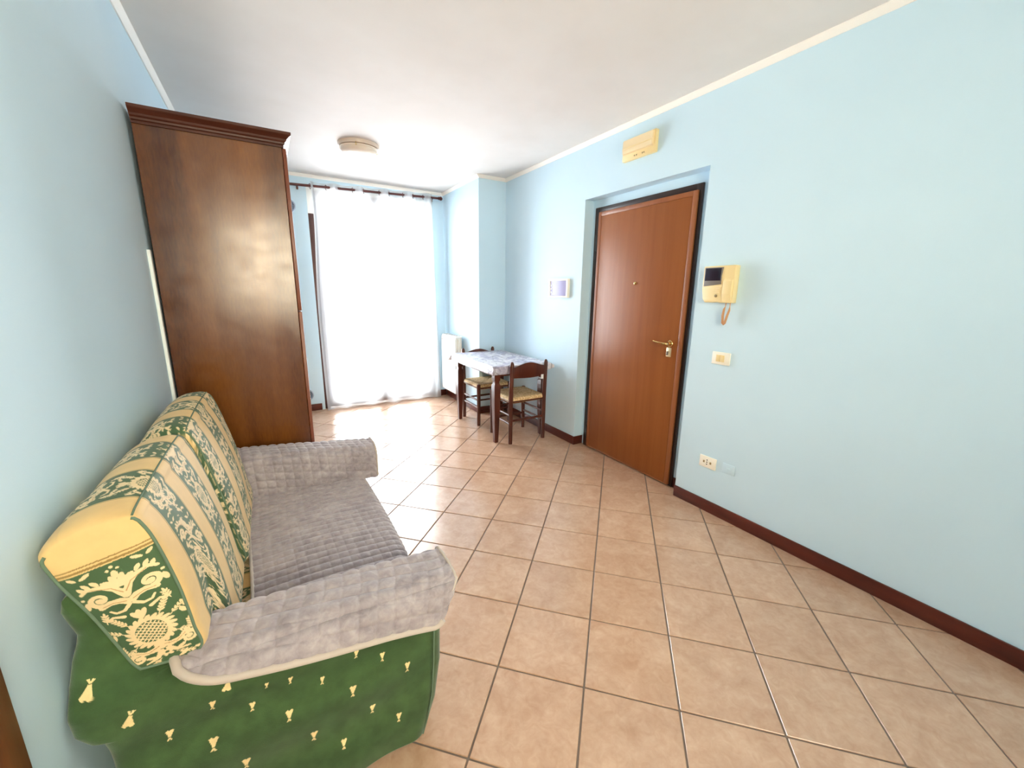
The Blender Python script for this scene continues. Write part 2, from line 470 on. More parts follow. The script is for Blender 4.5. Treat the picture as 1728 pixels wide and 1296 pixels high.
# baseboards
BH, BT = 0.082, 0.012
def baseboard(name, boxes, label):
    bm = bmesh.new()
    for b in boxes: box(bm, *b, 0, BH, bev=0.003, seg=2)
    return struct(obj(name, bm, 'baseboard', None, 35), label)
baseboard('baseboard_right', [(XR-BT, XR, YF, NY0+0.001), (XR-BT, XR, NY1-0.001, CY-BT),
          (XR-BT, XR+ND-0.001, NY1-BT, NY1), (XR+0.002, XR+ND, NY0, NY0+BT), (XR+ND-BT, XR+ND, NY0, 1.838)], 'dark red-brown skirting along the door wall')
baseboard('baseboard_pillar', [(CX-BT, XR-BT, CY-BT, CY), (CX-BT, CX, CY, YB-BT)], 'dark red-brown skirting around the pillar')
baseboard('baseboard_back', [(XL+BT, 0.47, YB-BT, YB), (1.985, CX-BT, YB-BT, YB)], 'dark red-brown skirting beside the window')
baseboard('baseboard_left', [(XL, XL+BT, 0.912, YB)], 'dark red-brown skirting behind the sofa')

# ------------------------------------------------------------------ french window + curtain
win = struct(bpy.data.objects.new('window_1', None), 'tall french window behind the sheer curtain'); C.objects.link(win)
win.location = ((WX0+WX1)/2, YB, 0)
def wbox(name, m, *a, bev=0.004):
    o = boxo(name, m, None, *a, bev=bev); o.parent = win; o.matrix_parent_inverse = Matrix.Translation(win.location).inverted(); return o
fy0, fy1 = YB+0.02, YB+0.09
wbox('frame_stile', 'window_wood', WX0, WX0+0.06, fy0, fy1, 0, WZ-0.30)
wbox('frame_stile', 'window_wood', WX1-0.06, WX1, fy0, fy1, 0, WZ-0.30)
wbox('frame_head', 'white_metal', WX0, WX1, fy0, fy1, WZ-0.05, WZ)
wbox('jamb_cap', 'white_metal', WX0, WX0+0.06, fy0, fy1, WZ-0.30, WZ-0.05)
wbox('jamb_cap', 'white_metal', WX1-0.06, WX1, fy0, fy1, WZ-0.30, WZ-0.05)
mid = (WX0+WX1)/2
for a, b in ((WX0+0.06, mid), (mid, WX1-0.06)):
    s = wbox('sash', 'window_wood', a, a+0.055, fy0+0.01, fy1-0.01, 0.01, WZ-0.05)
    bm = bmesh.new()
    box(bm, b-0.055, b, fy0+0.01, fy1-0.01, 0.01, WZ-0.05); box(bm, a+0.055, b-0.055, fy0+0.01, fy1-0.01, 0.01, 0.12)
    box(bm, a+0.055, b-0.055, fy0+0.01, fy1-0.01, WZ-0.11, WZ-0.05)
    o = obj('sash_rail', bm, 'window_wood', win); o.matrix_parent_inverse = Matrix.Translation(win.location).inverted()
    bm = bmesh.new(); box(bm, a+0.05, b-0.05, fy0+0.03, fy0+0.034, 0.115, WZ-0.105)
    o = obj('pane', bm, 'glass', win); o.matrix_parent_inverse = Matrix.Translation(win.location).inverted()
# window behind the viewer
win2 = struct(bpy.data.objects.new('window_2', None), 'window in the wall behind the viewer'); C.objects.link(win2)
bm = bmesh.new(); y0, y1 = YF-0.12, YF-0.06
box(bm, RX0, RX0+0.05, y0, y1, RZ0, RZ1); box(bm, RX1-0.05, RX1, y0, y1, RZ0, RZ1)
box(bm, RX0+0.05, RX1-0.05, y0, y1, RZ0, RZ0+0.05); box(bm, RX0+0.05, RX1-0.05, y0, y1, RZ1-0.05, RZ1)
obj('frame', bm, 'white_metal', win2)
bm = bmesh.new(); box(bm, RX0+0.045, RX1-0.045, y0+0.03, y0+0.034, RZ0+0.045, RZ1-0.045)
obj('pane', bm, 'glass', win2)

ROD_Y = YB-0.10
def rodz(x): return 2.559+(x-0.331)*(2.615-2.559)/1.70
rod = thing('curtain_rod', 'dark wooden curtain rod with ball finials above the french window', 'curtain rod', (0.2, ROD_Y, rodz(0.2)))
def addw(name, bm, m, parent, smooth=40):
    o = obj(name, bm, m, parent, smooth); o.matrix_parent_inverse = parent_inv(parent); return o
def parent_inv(p):
    return (Matrix.Translation(p.location) @ p.rotation_euler.to_matrix().to_4x4()).inverted()
bm = bmesh.new(); cyl(bm, (0.27, ROD_Y, rodz(0.27)), (2.02, ROD_Y, rodz(2.02)), 0.0135, n=20); addw('pole', bm, 'rod', rod)
for x, d in ((2.02, 1), (0.27, -1)):
    bm = bmesh.new(); z = rodz(x)
    prof = [(0.0135, 0), (0.02, 0.004), (0.02, 0.010), (0.013, 0.014)] + [(0.024*math.sin(a), 0.034-0.024*math.cos(a)) for a in np.linspace(0.6, PI-0.02, 9)]
    lathe(bm, [(r, h*d) for r, h in prof], (x, ROD_Y, z), 'X', 18); addw('finial', bm, 'rod', rod)
for x in (0.42, 1.965):
    bm = bmesh.new(); z = rodz(x)
    box(bm, x-0.01, x+0.01, YB-0.012, YB, z-0.03, z+0.03, bev=0.002); cyl(bm, (x, YB-0.01, z), (x, ROD_Y+0.010, z), 0.008); addw('bracket', bm, 'rod', rod)

# unseen cream blind, added over the rear window to warm its light
bm = bmesh.new(); box(bm, RX0+0.01, RX1-0.01, YF-0.050, YF-0.048, RZ0+0.01, RZ1-0.02)
bl = thing('added_blind', 'unseen cream translucent blind added to warm the light from the window behind the viewer', 'blind', ((RX0+RX1)/2, YF-0.049, RZ1))
o = obj('tint_cloth', bm, 'blind', bl); o.matrix_parent_inverse = parent_inv(bl)
bm = bmesh.new(); cyl(bm, (RX0+0.01, YF-0.045, RZ1-0.02), (RX1-0.01, YF-0.045, RZ1-0.02), 0.016); o = obj('roller', bm, 'cream', bl, 40); o.matrix_parent_inverse = parent_inv(bl)
# eyelet curtain: the cloth weaves in front of and behind the rod
fronts = [(0.505, 0.540), (0.702, 0.812), (0.984, 1.108), (1.284, 1.402), (1.567, 1.693), (1.821, 1.930)]
curt = thing('sheer_curtain', 'sheer white eyelet curtain hanging in front of the french window', 'curtain', (1.2, ROD_Y, 0))
NX, NZc = 560, 70
xs = np.linspace(0.505, 1.935, NX)
kx = [0.49]; ky = [0.0]
edges = [f[i] for f in fronts for i in (0, 1)]
ctr = [0.5*(fronts[0][0]-0.02+fronts[0][1])]
def off(x):
    # signed weave: negative y = towards the room on the 'front' spans
    for a, b in fronts:
        if a <= x <= b: return -math.sin(PI*(x-a)/(b-a)) if b-a > 0.05 else -math.sin(PI*(0.5+0.5*(x-a)/(b-a)))
    for (a, b), (c, d) in zip(fronts, fronts[1:]):
        if b < x < c: return math.sin(PI*(x-b)/(c-b))
    return 0.0
offs = np.array([off(x) for x in xs])
V = []
for i, x in enumerate(xs):
    for j in range(NZc):
        t = j/(NZc-1); zt = rodz(x)+0.042; z = 0.012+(zt-0.012)*(1-t)
        amp = 0.034*(1-0.25*t)
        xx = x + (0.045*math.exp(-((t-0.12)/0.28)**2)*min(1, max(0, (1.2-x)/0.7)) if x < 1.2 else (x-1.2)*0.06*t) + 0.012*math.sin(9*x+3*t)*t
        yy = ROD_Y+offs[i]*amp + 0.010*math.sin(31*x+2.2*t)*t*(1-0.3*t)
        V.append((xx, yy, z))
V = np.array(V)
o = grid_mesh('curtain_cloth', V, NX, NZc, 'curtain', curt); o.matrix_parent_inverse = parent_inv(curt)
for e in edges[1:-1]:
    bm = bmesh.new(); z = rodz(e)
    pts = [(e+0.012*math.cos(a), ROD_Y+0.024*math.cos(a), z-0.004+0.026*math.sin(a)) for a in np.linspace(0, 2*PI, 20, endpoint=False)]
    tube(bm, pts, 0.0035, 6, closed=True); addw('eyelet', bm, 'rod', curt, 60)

# ------------------------------------------------------------------ round wall vents
def vent(cx, cz, r, label):
    t = thing('wall_vent', label, 'vent', (cx, YB, cz), 0, 'round ventilation grilles by the window')
    bm = bmesh.new(); lathe(bm, [(r, 0), (r, -0.008), (r-0.006, -0.012), (r-0.014, -0.012), (r-0.016, -0.004), (0.001, -0.004)], (0, 0, 0), 'Y', 32)
    obj('rim', bm, 'vent', t, 40)
    n = 7
    for k in range(n):
        z = (k-(n-1)/2)*2*(r-0.018)/n; hw = math.sqrt(max((r-0.016)**2-z*z, 1e-5))
        bm = bmesh.new(); box(bm, -hw, hw, -0.0115, -0.004, z-0.0025, z+0.0025); obj('slat', bm, 'vent_dark', t)
vent(0.322, 2.355, 0.066, 'round grey vent grille high on the wall beside the curtain rod')
vent(0.318, 0.205, 0.070, 'round pale vent grille low on the wall just above the skirting')

# ------------------------------------------------------------------ entrance door
DX = 2.528                                      # face of the leaf
door = struct(bpy.data.objects.new('door_1', None), 'brown wooden entrance door in its niche'); C.objects.link(door)
door.location = (XR+ND, 2.36, 0)
def dadd(name, bm, m, parent=None, smooth=35):
    o = obj(name, bm, m, parent or door, smooth)
    o.matrix_parent_inverse = Matrix.Translation(door.location).inverted() if parent is None else Matrix()
    return o
fy0, fy1, fzt = 1.840, 2.878, 2.178
bm = bmesh.new()
fx = XR+ND
box(bm, fx-0.018, fx-0.0005, fy0, fy0+0.05, 0, fzt, bev=0.002); dadd('frame_jamb', bm, 'frame_dark')
bm = bmesh.new(); box(bm, fx-0.018, fx-0.0005, fy1-0.05, fy1, 0, fzt, bev=0.002); dadd('frame_jamb', bm, 'frame_dark')
bm = bmesh.new(); box(bm, fx-0.018, fx-0.0005, fy0+0.05, fy1-0.05, fzt-0.05, fzt, bev=0.002); dadd('frame_head', bm, 'frame_dark')
ly0, ly1, lz0, lz1 = 1.864, 2.812, 0.014, 2.134
bm = bmesh.new(); box(bm, DX+0.004, fx-0.019, ly0, ly1, lz0, lz1, bev=0.003); leaf = dadd('door_leaf', bm, 'door')
b = 0.034
for nm, a in (('edging', (ly0, ly0+b, lz0, lz1)), ('edging', (ly1-b, ly1, lz0, lz1)), ('edging', (ly0+b, ly1-b, lz0, lz0+0.012)), ('edging', (ly0+b, ly1-b, lz1-b, lz1))):
    bm = bmesh.new(); box(bm, DX, DX+0.0055, *a, bev=0.0025); dadd(nm, bm, 'door_edge', leaf)
    bpy.context.view_layer.update()
bm = bmesh.new(); box(bm, DX+0.001, DX+0.0055, ly0+b+0.002, ly1-b-0.002, lz0+0.014, lz1-b-0.002, bev=0.0015); dadd('panel', bm, 'door', leaf)
# hinges
for z in (1.885, 0.155):
    bm = bmesh.new(); cyl(bm, (DX+0.006, ly1+0.012, z-0.065), (DX+0.006, ly1+0.012, z+0.065), 0.011, n=12)
    box(bm, DX+0.006, fx-0.017, ly1+0.006, ly1+0.018, z-0.06, z+0.06); dadd('hinge', bm, 'black')
# peephole
bm = bmesh.new(); lathe(bm, [(0.013, 0.002), (0.013, -0.003), (0.009, -0.007), (0.004, -0.008)], (DX, 2.345, 1.538), 'X', 20); dadd('peephole', bm, 'brass')
# lever handle with its plate and key
hy, hz = 1.960, 1.101
bm = bmesh.new(); lathe(bm, [(0.026, 0.0), (0.026, -0.006), (0.022, -0.010), (0.010, -0.011)], (DX, hy, hz), 'X', 28); rose = dadd('handle_rose', bm, 'brass')
bm = bmesh.new(); tube(bm, [(DX-0.006, hy, hz), (DX-0.045, hy, hz), (DX-0.054, hy+0.012, hz+0.001), (DX-0.054, hy+0.06, hz+0.005), (DX-0.051, hy+0.115, hz+0.012)], [0.010, 0.010, 0.010, 0.008, 0.0065], 12); dadd('handle_lever', bm, 'brass', rose, 60)
bm = bmesh.new(); box(bm, DX-0.006, DX+0.001, hy-0.016, hy+0.026, hz-0.098, hz-0.030, bev=0.003); plate = dadd('lock_plate', bm, 'satin')
bm = bmesh.new(); lathe(bm, [(0.006, 0), (0.006, -0.004), (0.003, -0.005)], (DX-0.006, hy+0.010, hz-0.062), 'X', 14)
dadd('keyhole_cover', bm, 'black', plate)
bm = bmesh.new(); box(bm, DX-0.030, DX-0.010, hy+0.002, hy+0.005, hz-0.085, hz-0.055, bev=0.001); dadd('key', bm, 'screen_rim', plate)

# casing of a second door at the left edge
d2 = struct(bpy.data.objects.new('door_2', None), 'brown door casing at the left wall by the viewer'); C.objects.link(d2)
bm = bmesh.new(); box(bm, XL, XL+0.014, 0.838, 0.908, 0, 2.12, bev=0.003); obj('casing', bm, 'brown_door', d2, 35)
bm = bmesh.new(); box(bm, XL, XL+0.014, -0.03, 0.04, 0, 2.12, bev=0.003); obj('casing', bm, 'brown_door', d2, 35)
bm = bmesh.new(); box(bm, XL, XL+0.014, 0.04, 0.838, 2.05, 2.12, bev=0.003); obj('casing_head', bm, 'brown_door', d2, 35)
bm = bmesh.new(); box(bm, XL, XL+0.006, 0.04, 0.838, 0.005, 2.05); obj('door_leaf', bm, 'brown_door', d2)

# ------------------------------------------------------------------ wall fittings on the right wall
def rt(name, label, cat, y, z, group=None):
    return thing(name, label, cat, (XR, y, z), 0, group)
# electric panel
t = rt('electric_panel', 'small cream consumer unit with smoked cover on the wall above the table', 'electric panel', 3.238, 1.50)
bm = bmesh.new()
hw, hh = 0.152, 0.088
for a in ((-hw, hw, hh-0.017, hh), (-hw, hw, -hh, -hh+0.017), (-hw, -hw+0.024, -hh+0.017, hh-0.017), (hw-0.024, hw, -hh+0.017, hh-0.017)):
    box(bm, -0.028, 0, *a, bev=0.002)
obj('housing', bm, 'cream', t, 35)
boxo('cover', 'lilac', t, -0.022, 0, -hw+0.024, hw-0.024, -hh+0.017, hh-0.017, bev=0.002)
for k in range(3):
    boxo('breaker', 'white_plastic', t, -0.025, -0.021, hw-0.05, hw-0.034, -0.045+k*0.032, -0.030+k*0.032, bev=0.001)
# emergency light
t = rt('emergency_light', 'yellowed rectangular emergency light above the entrance door', 'emergency light', 2.331, 2.503)
bm = bmesh.new(); prism(bm, [(-0.155, -0.068), (-0.150, -0.074), (0.150, -0.074), (0.155, -0.068), (0.155, 0.068), (0.150, 0.074), (-0.150, 0.074), (-0.155, 0.068)], 'X', -0.028, 0, bev=0.003)
obj('housing', bm, 'yellowed', t, 35)
bm = bmesh.new(); prism(bm, [(-0.028, -0.03), (-0.046, -0.026), (-0.050, 0.0), (-0.046, 0.062), (-0.028, 0.066)][::-1], 'Y', -0.138, 0.138)
# prism along Y expects (x,z) pairs
obj('diffuser', bm, 'yellowed2', t, 30)
boxo('rib', 'yellowed', t, -0.053, -0.044, -0.132, 0.132, 0.004, 0.010, bev=0.002)
for y in (-0.06, -0.045, 0.01, 0.03):
    boxo('indicator', 'grey_plastic', t, -0.030, -0.027, y, y+0.008, -0.058, -0.048, bev=0.001)
# door phone
t = rt('video_intercom', 'yellowed video intercom with small dark screen and handset beside the door', 'intercom', 1.572, 1.52)
bm = bmesh.new(); prism(bm, [(-0.104, -0.112), (-0.03, -0.112), (0.0, -0.108), (0.03, -0.112), (0.078, -0.112), (0.094, -0.09), (0.104, -0.03), (0.104, 0.110), (-0.104, 0.112)], 'X', -0.050, 0, bev=0.006)
obj('housing', bm, 'yellowed', t, 40)
bm = bmesh.new(); prism(bm, [(-0.024, 0.0), (0.092, -0.012), (0.094, 0.102), (-0.030, 0.102), (-0.022, 0.05)][::-1] , 'X', -0.054, -0.048, bev=0.002)
obj('bezel', bm, 'screen_rim', t, 40)
boxo('screen', 'screen', t, -0.0555, -0.052, -0.018, 0.088, 0.022, 0.097, bev=0.001)
bm = bmesh.new(); prism(bm, [(-0.046, 0.11), (-0.050, 0.03), (-0.060, 0.02), (-0.062, -0.06), (-0.052, -0.10), (-0.048, -0.108), (-0.040, -0.108), (-0.040, 0.11)][::-1], 'Y', -0.098, -0.040, bev=0.004)
hs = obj('handset', bm, 'yellowed', t, 40)
for k in range(4):
    boxo('speaker_slot', 'yellowed2', t, -0.0525, -0.049, -0.022+0.002*k, 0.006+0.002*k, -0.020-0.011*k, -0.015-0.011*k, bev=0.001)
bm = bmesh.new(); lathe(bm, [(0.009, 0), (0.009, -0.004), (0.006, -0.006)], (-0.05, 0.002, -0.070), 'X', 16); obj('button', bm, 'grey_plastic', t, 40)
bm = bmesh.new(); pts = []
cordp = [(-0.035, -0.062, -0.108), (-0.036, -0.060, -0.135), (-0.036, -0.054, -0.150), (-0.036, -0.050, -0.19), (-0.036, -0.054, -0.235), (-0.036, -0.062, -0.242), (-0.036, -0.068, -0.235), (-0.036, -0.078, -0.19), (-0.036, -0.088, -0.155), (-0.034, -0.088, -0.135), (-0.03, -0.086, -0.108)]
tube(bm, cordp, [0.0025, 0.0025, 0.0065, 0.0075, 0.0075, 0.007, 0.0075, 0.0075, 0.0065, 0.0025, 0.0025], 10)
obj('coiled_cord', bm, 'tan', t, 70)
# light switch
t = rt('light_switch', 'cream double light switch plate below the intercom', 'light switch', 1.516, 1.060)
boxo('plate', 'cream', t, -0.009, 0, -0.061, 0.061, -0.040, 0.040, bev=0.003)
boxo('rocker', 'yellowed', t, -0.013, -0.008, 0.003, 0.030, -0.022, 0.022, bev=0.0015)
boxo('rocker', 'yellowed', t, -0.013, -0.008, -0.024, 0.002, -0.022, 0.022, bev=0.0015)
# socket
t = rt('wall_socket', 'cream power socket plate low on the wall near the skirting', 'socket', 1.516, 0.349)
boxo('plate', 'cream', t, -0.009, 0, -0.060, 0.060, -0.040, 0.040, bev=0.003)
for k in range(3):
    bm = bmesh.new(); z = 0.015-0.015*k; lathe(bm, [(0.0042, -0.0085), (0.0042, -0.0098), (0.001, -0.0098)], (0, 0.004, z), 'X', 10); obj('hole', bm, 'dark_hole', t)
for y in (0.026, -0.022):
    boxo('insert', 'grey_plastic', t, -0.0102, -0.008, y-0.006, y+0.006, -0.008, 0.008, bev=0.001)
# blanking plate painted over
t = rt('blank_plate', 'small blank wall plate painted pale blue beside the socket', 'wall plate', 1.372, 0.353)
boxo('cover', 'wall', t, -0.0035, 0, -0.042, 0.042, -0.033, 0.033, bev=0.0015)
boxo('cover_centre', 'wall', t, -0.0048, -0.003, -0.012, 0.012, -0.008, 0.008, bev=0.0008)

# ------------------------------------------------------------------ ceiling lamp
t = thing('ceiling_lamp', 'round ceiling lamp with alabaster glass bowl near the window', 'lamp', (0.835, 4.07, H))
bm = bmesh.new(); lathe(bm, [(0.172, 0), (0.172, -0.012), (0.166, -0.028), (0.150, -0.030), (0.02, -0.030)], (0, 0, 0), 'Z', 48); obj('base_plate', bm, 'lamp_base', t, 40)
prof = [(0.148, -0.032), (0.163, -0.036), (0.163, -0.041), (0.152, -0.046)] + [(0.150*math.cos(a), -0.046-0.052*math.sin(a)) for a in np.linspace(0.12, PI/2-0.05, 10)]
bm = bmesh.new(); lathe(bm, prof, (0, 0, 0), 'Z', 48); obj('glass_bowl', bm, 'lamp_glass', t, 50)
for a in (-1.9, 0.2, 2.3):
    bm = bmesh.new(); c, s = math.cos(a), math.sin(a)
    tube(bm, [(0.160*c, 0.160*s, -0.02), (0.170*c, 0.170*s, -0.034), (0.160*c, 0.160*s, -0.052)], 0.004, 8); obj('clip', bm, 'brass', t, 60)

# ------------------------------------------------------------------ radiator
t = thing('radiator', 'white cast radiator with narrow columns on the pillar beside the curtain', 'radiator', (2.045, 4.97, 0.53))
ry0, n, pitch_ = 4.735, 6, 0.0785
for k in range(n):
    y = ry0+k*pitch_ - 4.97
    bm = bmesh.new()
    # front blade, body and rear blade of one column
    prism(bm, [(-0.055, -0.37), (-0.055, 0.33), (-0.045, 0.365), (-0.030, 0.372), (0.045, 0.372), (0.045, 0.355), (-0.030, 0.350), (-0.046, 0.325), (-0.046, -0.37)], 'Y', y, y+pitch_-0.006, bev=0.0015)
    box(bm, -0.045, 0.035, y+0.028, y+0.044, -0.36, 0.35)
    box(bm, -0.012, -0.006, y+0.004, y+pitch_-0.010, -0.35, 0.34)
    box(bm, 0.032, 0.038, y+0.004, y+pitch_-0.010, -0.36, 0.35)
    obj('column', bm, 'white_metal', t, 35)
    if k < n-0:
        for q in range(2): boxo('air_slot', 'air_slot', t, -0.0558+q*0.0030, -0.0500, y+0.016, y+pitch_-0.022, 0.296+q*0.022, 0.310+q*0.022)
        boxo('air_slot', 'air_slot', t, -0.030, 0.030, y+0.020, y+pitch_-0.026, 0.3715, 0.3728)
for z in (-0.33, 0.31):
    bm = bmesh.new(); cyl(bm, (0.0, ry0-4.97+0.004, z), (0.0, ry0-4.97+n*pitch_-0.010, z), 0.020); obj('header_pipe', bm, 'white_metal', t, 40)
bm = bmesh.new(); cyl(bm, (0.0, ry0-4.97-0.012, 0.31), (0.0, ry0-4.97+0.006, 0.31), 0.014, n=12); obj('bleed_valve', bm, 'white_metal', t, 40)
for y in (-0.12, 0.12):
    bm = bmesh.new(); box(bm, 0.03, 0.075, y, y+0.012, 0.28, 0.30); obj('bracket', bm, 'white_metal', t)

# ------------------------------------------------------------------ wardrobe
WY, WYE = 2.60, 4.30
wx0, wx1, wzt = -0.436, 0.148, 2.172
t = thing('wardrobe', 'tall walnut wardrobe with dark crown moulding against the left wall', 'wardrobe', (-0.14, 3.45, 0))
def wadd(name, bm, m, smooth=None, parent=None):
    o = obj(name, bm, m, parent or t, smooth)
    if parent is None: o.matrix_parent_inverse = parent_inv(t)
    return o
bm = bmesh.new(); box(bm, wx0, wx1, WY, WY+0.022, 0.0, wzt, bev=0.001, seg=1); wadd('side_panel', bm, 'wardrobe')
bm = bmesh.new(); box(bm, wx0, wx1, WYE-0.022, WYE, 0.0, wzt, bev=0.001, seg=1); wadd('side_panel', bm, 'wardrobe')
bm = bmesh.new(); box(bm, wx0, wx0+0.008, WY+0.022, WYE-0.022, 0.02, wzt); wadd('back_panel', bm, 'wardrobe')
bm = bmesh.new(); box(bm, wx0+0.008, wx1, WY+0.022, WYE-0.022, wzt-0.022, wzt); wadd('top_panel', bm, 'wardrobe')
bm = bmesh.new(); box(bm, wx0+0.008, wx1-0.04, WY+0.022, WYE-0.022, 0.0, 0.07); wadd('plinth', bm, 'wardrobe_dark')
for k in range(4):
    ya = WY+0.003+k*(WYE-WY)/4; yb = WY-0.003+(k+1)*(WYE-WY)/4
    for z0, z1 in ((0.075, 1.331), (1.337, wzt-0.006)):
        bm = bmesh.new(); box(bm, wx1+0.002, wx1+0.021, ya, yb, z0, z1, bev=0.004); d = wadd('door', bm, 'wardrobe_door', 35)
# crown moulding: a profile swept around near side, front, far side
prof = [(0.0, -0.006), (0.010, -0.006), (0.010, 0.004), (0.016, 0.008), (0.017, 0.016), (0.024, 0.022), (0.027, 0.030), (0.038, 0.040), (0.046, 0.046), (0.048, 0.050), (0.048, 0.060), (0.0, 0.060)]
bm = bmesh.new(); rings = []
for d, z in prof:
    rings.append([bm.verts.new((wx0, WY-d, wzt+z)), bm.verts.new((wx1+d*0.95, WY-d, wzt+z)), bm.verts.new((wx1+d*0.95, WYE+d, wzt+z)), bm.verts.new((wx0, WYE+d, wzt+z))])
for a, b in zip(rings, rings[1:]):
    for k in range(3): bm.faces.new((a[k], a[k+1], b[k+1], b[k]))
bm.faces.new([r[0] for r in rings]); bm.faces.new([r[3] for r in rings][::-1])
bm.faces.new((rings[0][0], rings[0][3], rings[-1][3], rings[-1][0]))
bm.faces.new(rings[0][::-1]); bm.faces.new(rings[-1])
bmesh.ops.recalc_face_normals(bm, faces=bm.faces)
wadd('crown_moulding', bm, 'wardrobe_dark', 25)
# white cable duct between wall and wardrobe
bm = bmesh.new(); box(bm, XL, XL+0.013, 2.565, 2.592, BH, 1.625, bev=0.002)
tag(obj('cable_duct', bm, 'white_plastic', None, 35), 'narrow white cable duct on the wall beside the wardrobe', 'cable duct')

# ------------------------------------------------------------------ table, cloth, chairs
TX0, TX1, TY0, TY1, TZ = 1.775, 2.405, 3.300, 4.290, 0.765
t = thing('dining_table', 'dark stained wooden table with turned square legs against the wall', 'table', ((TX0+TX1)/2, (TY0+TY1)/2, 0))
def tadd(name, bm, m, smooth=35):
    o = obj(name, bm, m, t, smooth); o.matrix_parent_inverse = parent_inv(t); return o
bm = bmesh.new(); box(bm, TX0, TX1, TY0, TY1, TZ-0.022, TZ, bev=0.004); tadd('tabletop', bm, 'chair_wood')
for x in (TX0+0.047, TX1-0.047):
    for y in (TY0+0.043, TY1-0.043-0.03):
        bm = bmesh.new()
        lv = [(0.743, 0.031), (0.630, 0.031), (0.618, 0.024), (0.600, 0.024), (0.582, 0.033), (0.38, 0.032), (0.0, 0.019)]
        rings = [[bm.verts.new((x+sx*r, y+sy*r, z)) for sx, sy in ((-1, -1), (1, -1), (1, 1), (-1, 1))] for z, r in lv]
        for a, b_ in zip(rings, rings[1:]):
            for k in range(4): bm.faces.new((a[k], a[(k+1) % 4], b_[(k+1) % 4], b_[k]))
        bm.faces.new(rings[0]); bm.faces.new(rings[-1][::-1]); bmesh.ops.recalc_face_normals(bm, faces=bm.faces)
        bmesh.ops.bevel(bm, geom=list(bm.edges), offset=0.002, segments=1, affect='EDGES')
        tadd('leg', bm, 'chair_wood')
ax0, ax1, ay0, ay1 = TX0+0.03, TX1-0.03, TY0+0.03, TY1-0.06
for a in ((ax0+0.045, ax1-0.045, ay0, ay0+0.02), (ax0+0.045, ax1-0.045, ay1-0.02, ay1), (ax0, ax0+0.02, ay0+0.04, ay1-0.045), (ax1-0.02, ax1, ay0+0.04, ay1-0.045)):
    bm = bmesh.new(); box(bm, *a, TZ-0.10, TZ-0.022, bev=0.002); tadd('apron', bm, 'chair_wood')

# tablecloth: flat top with short overhang; a printed leaf and lattice pattern
def mk_cloth():
    m = mat('printed_oilcloth', lin(226, 222, 232), 0.3, spec=0.5)
    v = coords(m)
    c1, f1 = noise_col(m, lin(160, 154, 186), lin(240, 238, 242), 6, 3, v, 0.42, 0.58, 0.5, 1.5)
    c2, f2 = noise_col(m, lin(160, 158, 176), lin(246, 244, 246), 26, 4, v, 0.40, 0.60)
    vr = nd(m, 'ShaderNodeTexVoronoi', feature='DISTANCE_TO_EDGE'); vr.inputs['Scale'].default_value = 9; lk(m, v, vr.inputs['Vector'])
    rp = nd(m, 'ShaderNodeValToRGB'); rp.color_ramp.elements[0].position = 0.02; rp.color_ramp.elements[1].position = 0.06
    rp.color_ramp.elements[0].color = lin(120, 116, 120); rp.color_ramp.elements[1].color = (1, 1, 1, 1)
    lk(m, vr.outputs['Distance'], rp.inputs['Fac'])
    o1 = mix(m, c1, c2, 0.4); o2 = mix(m, o1, rp.outputs['Color'], 0.5, 'MULTIPLY')
    lk(m, o2, bsdf(m).inputs['Base Color'])
    return m
M['cloth'] = mk_cloth()
def cloth_mesh():
    nx, ny, ov = 64, 90, 0.085
    us = np.linspace(-ov, (TX1-TX0)+0.035, nx); vs = np.linspace(-ov, (TY1-TY0)+ov, ny)
    V = []
    for u in us:
        for v in vs:
            du = -min(u, 0) if u < 0 else max(0, u-(TX1-TX0)); dv = -min(v, 0) if v < 0 else max(0, v-(TY1-TY0))
            x = TX0+min(max(u, 0), TX1-TX0); y = TY0+min(max(v, 0), TY1-TY0)
            sx = -1 if u < 0 else 1; sy = -1 if v < 0 else 1
            z = TZ+0.004; dn = max(du, dv)
            if dn > 0:
                out = 0.010+0.004*math.sin(14*(u+v))*(dn/ov)
                z -= max(dn-0.004, 0)*0.98
                if du > 0: x += sx*(out if du < 0.04 else out+0.004)
                if dv > 0: y += sy*out
                if du > 0 and dv > 0:      # corner drape flares out
                    k = min(du, dv)
                    x += sx*k*0.35; y += sy*k*0.35
            else:
                z += 0.0015*math.sin(17*u+2)*math.sin(13*v)
            V.append((x, y, z))
    V = np.array(V)
    # the near wall-side corner lifts and sticks out
    k = np.clip((V[:, 0]-(TX1-0.02))/0.05, 0, 1)*np.clip((TY0+0.02-V[:, 1])/0.05, 0, 1)
    V[:, 2] += k*0.045*np.clip((TZ-V[:, 2])/0.05, 0, 1); V[:, 1] -= k*0.05
    V[:, 0] = np.minimum(V[:, 0], XR-0.012)
    o = grid_mesh('tablecloth', V, nx, ny, 'cloth')
    sm = o.modifiers.new('thickness', 'SOLIDIFY'); sm.thickness = 0.0015; sm.offset = 1
    return o
tag(cloth_mesh(), 'white and lilac printed oilcloth draped over the dark table', 'tablecloth')

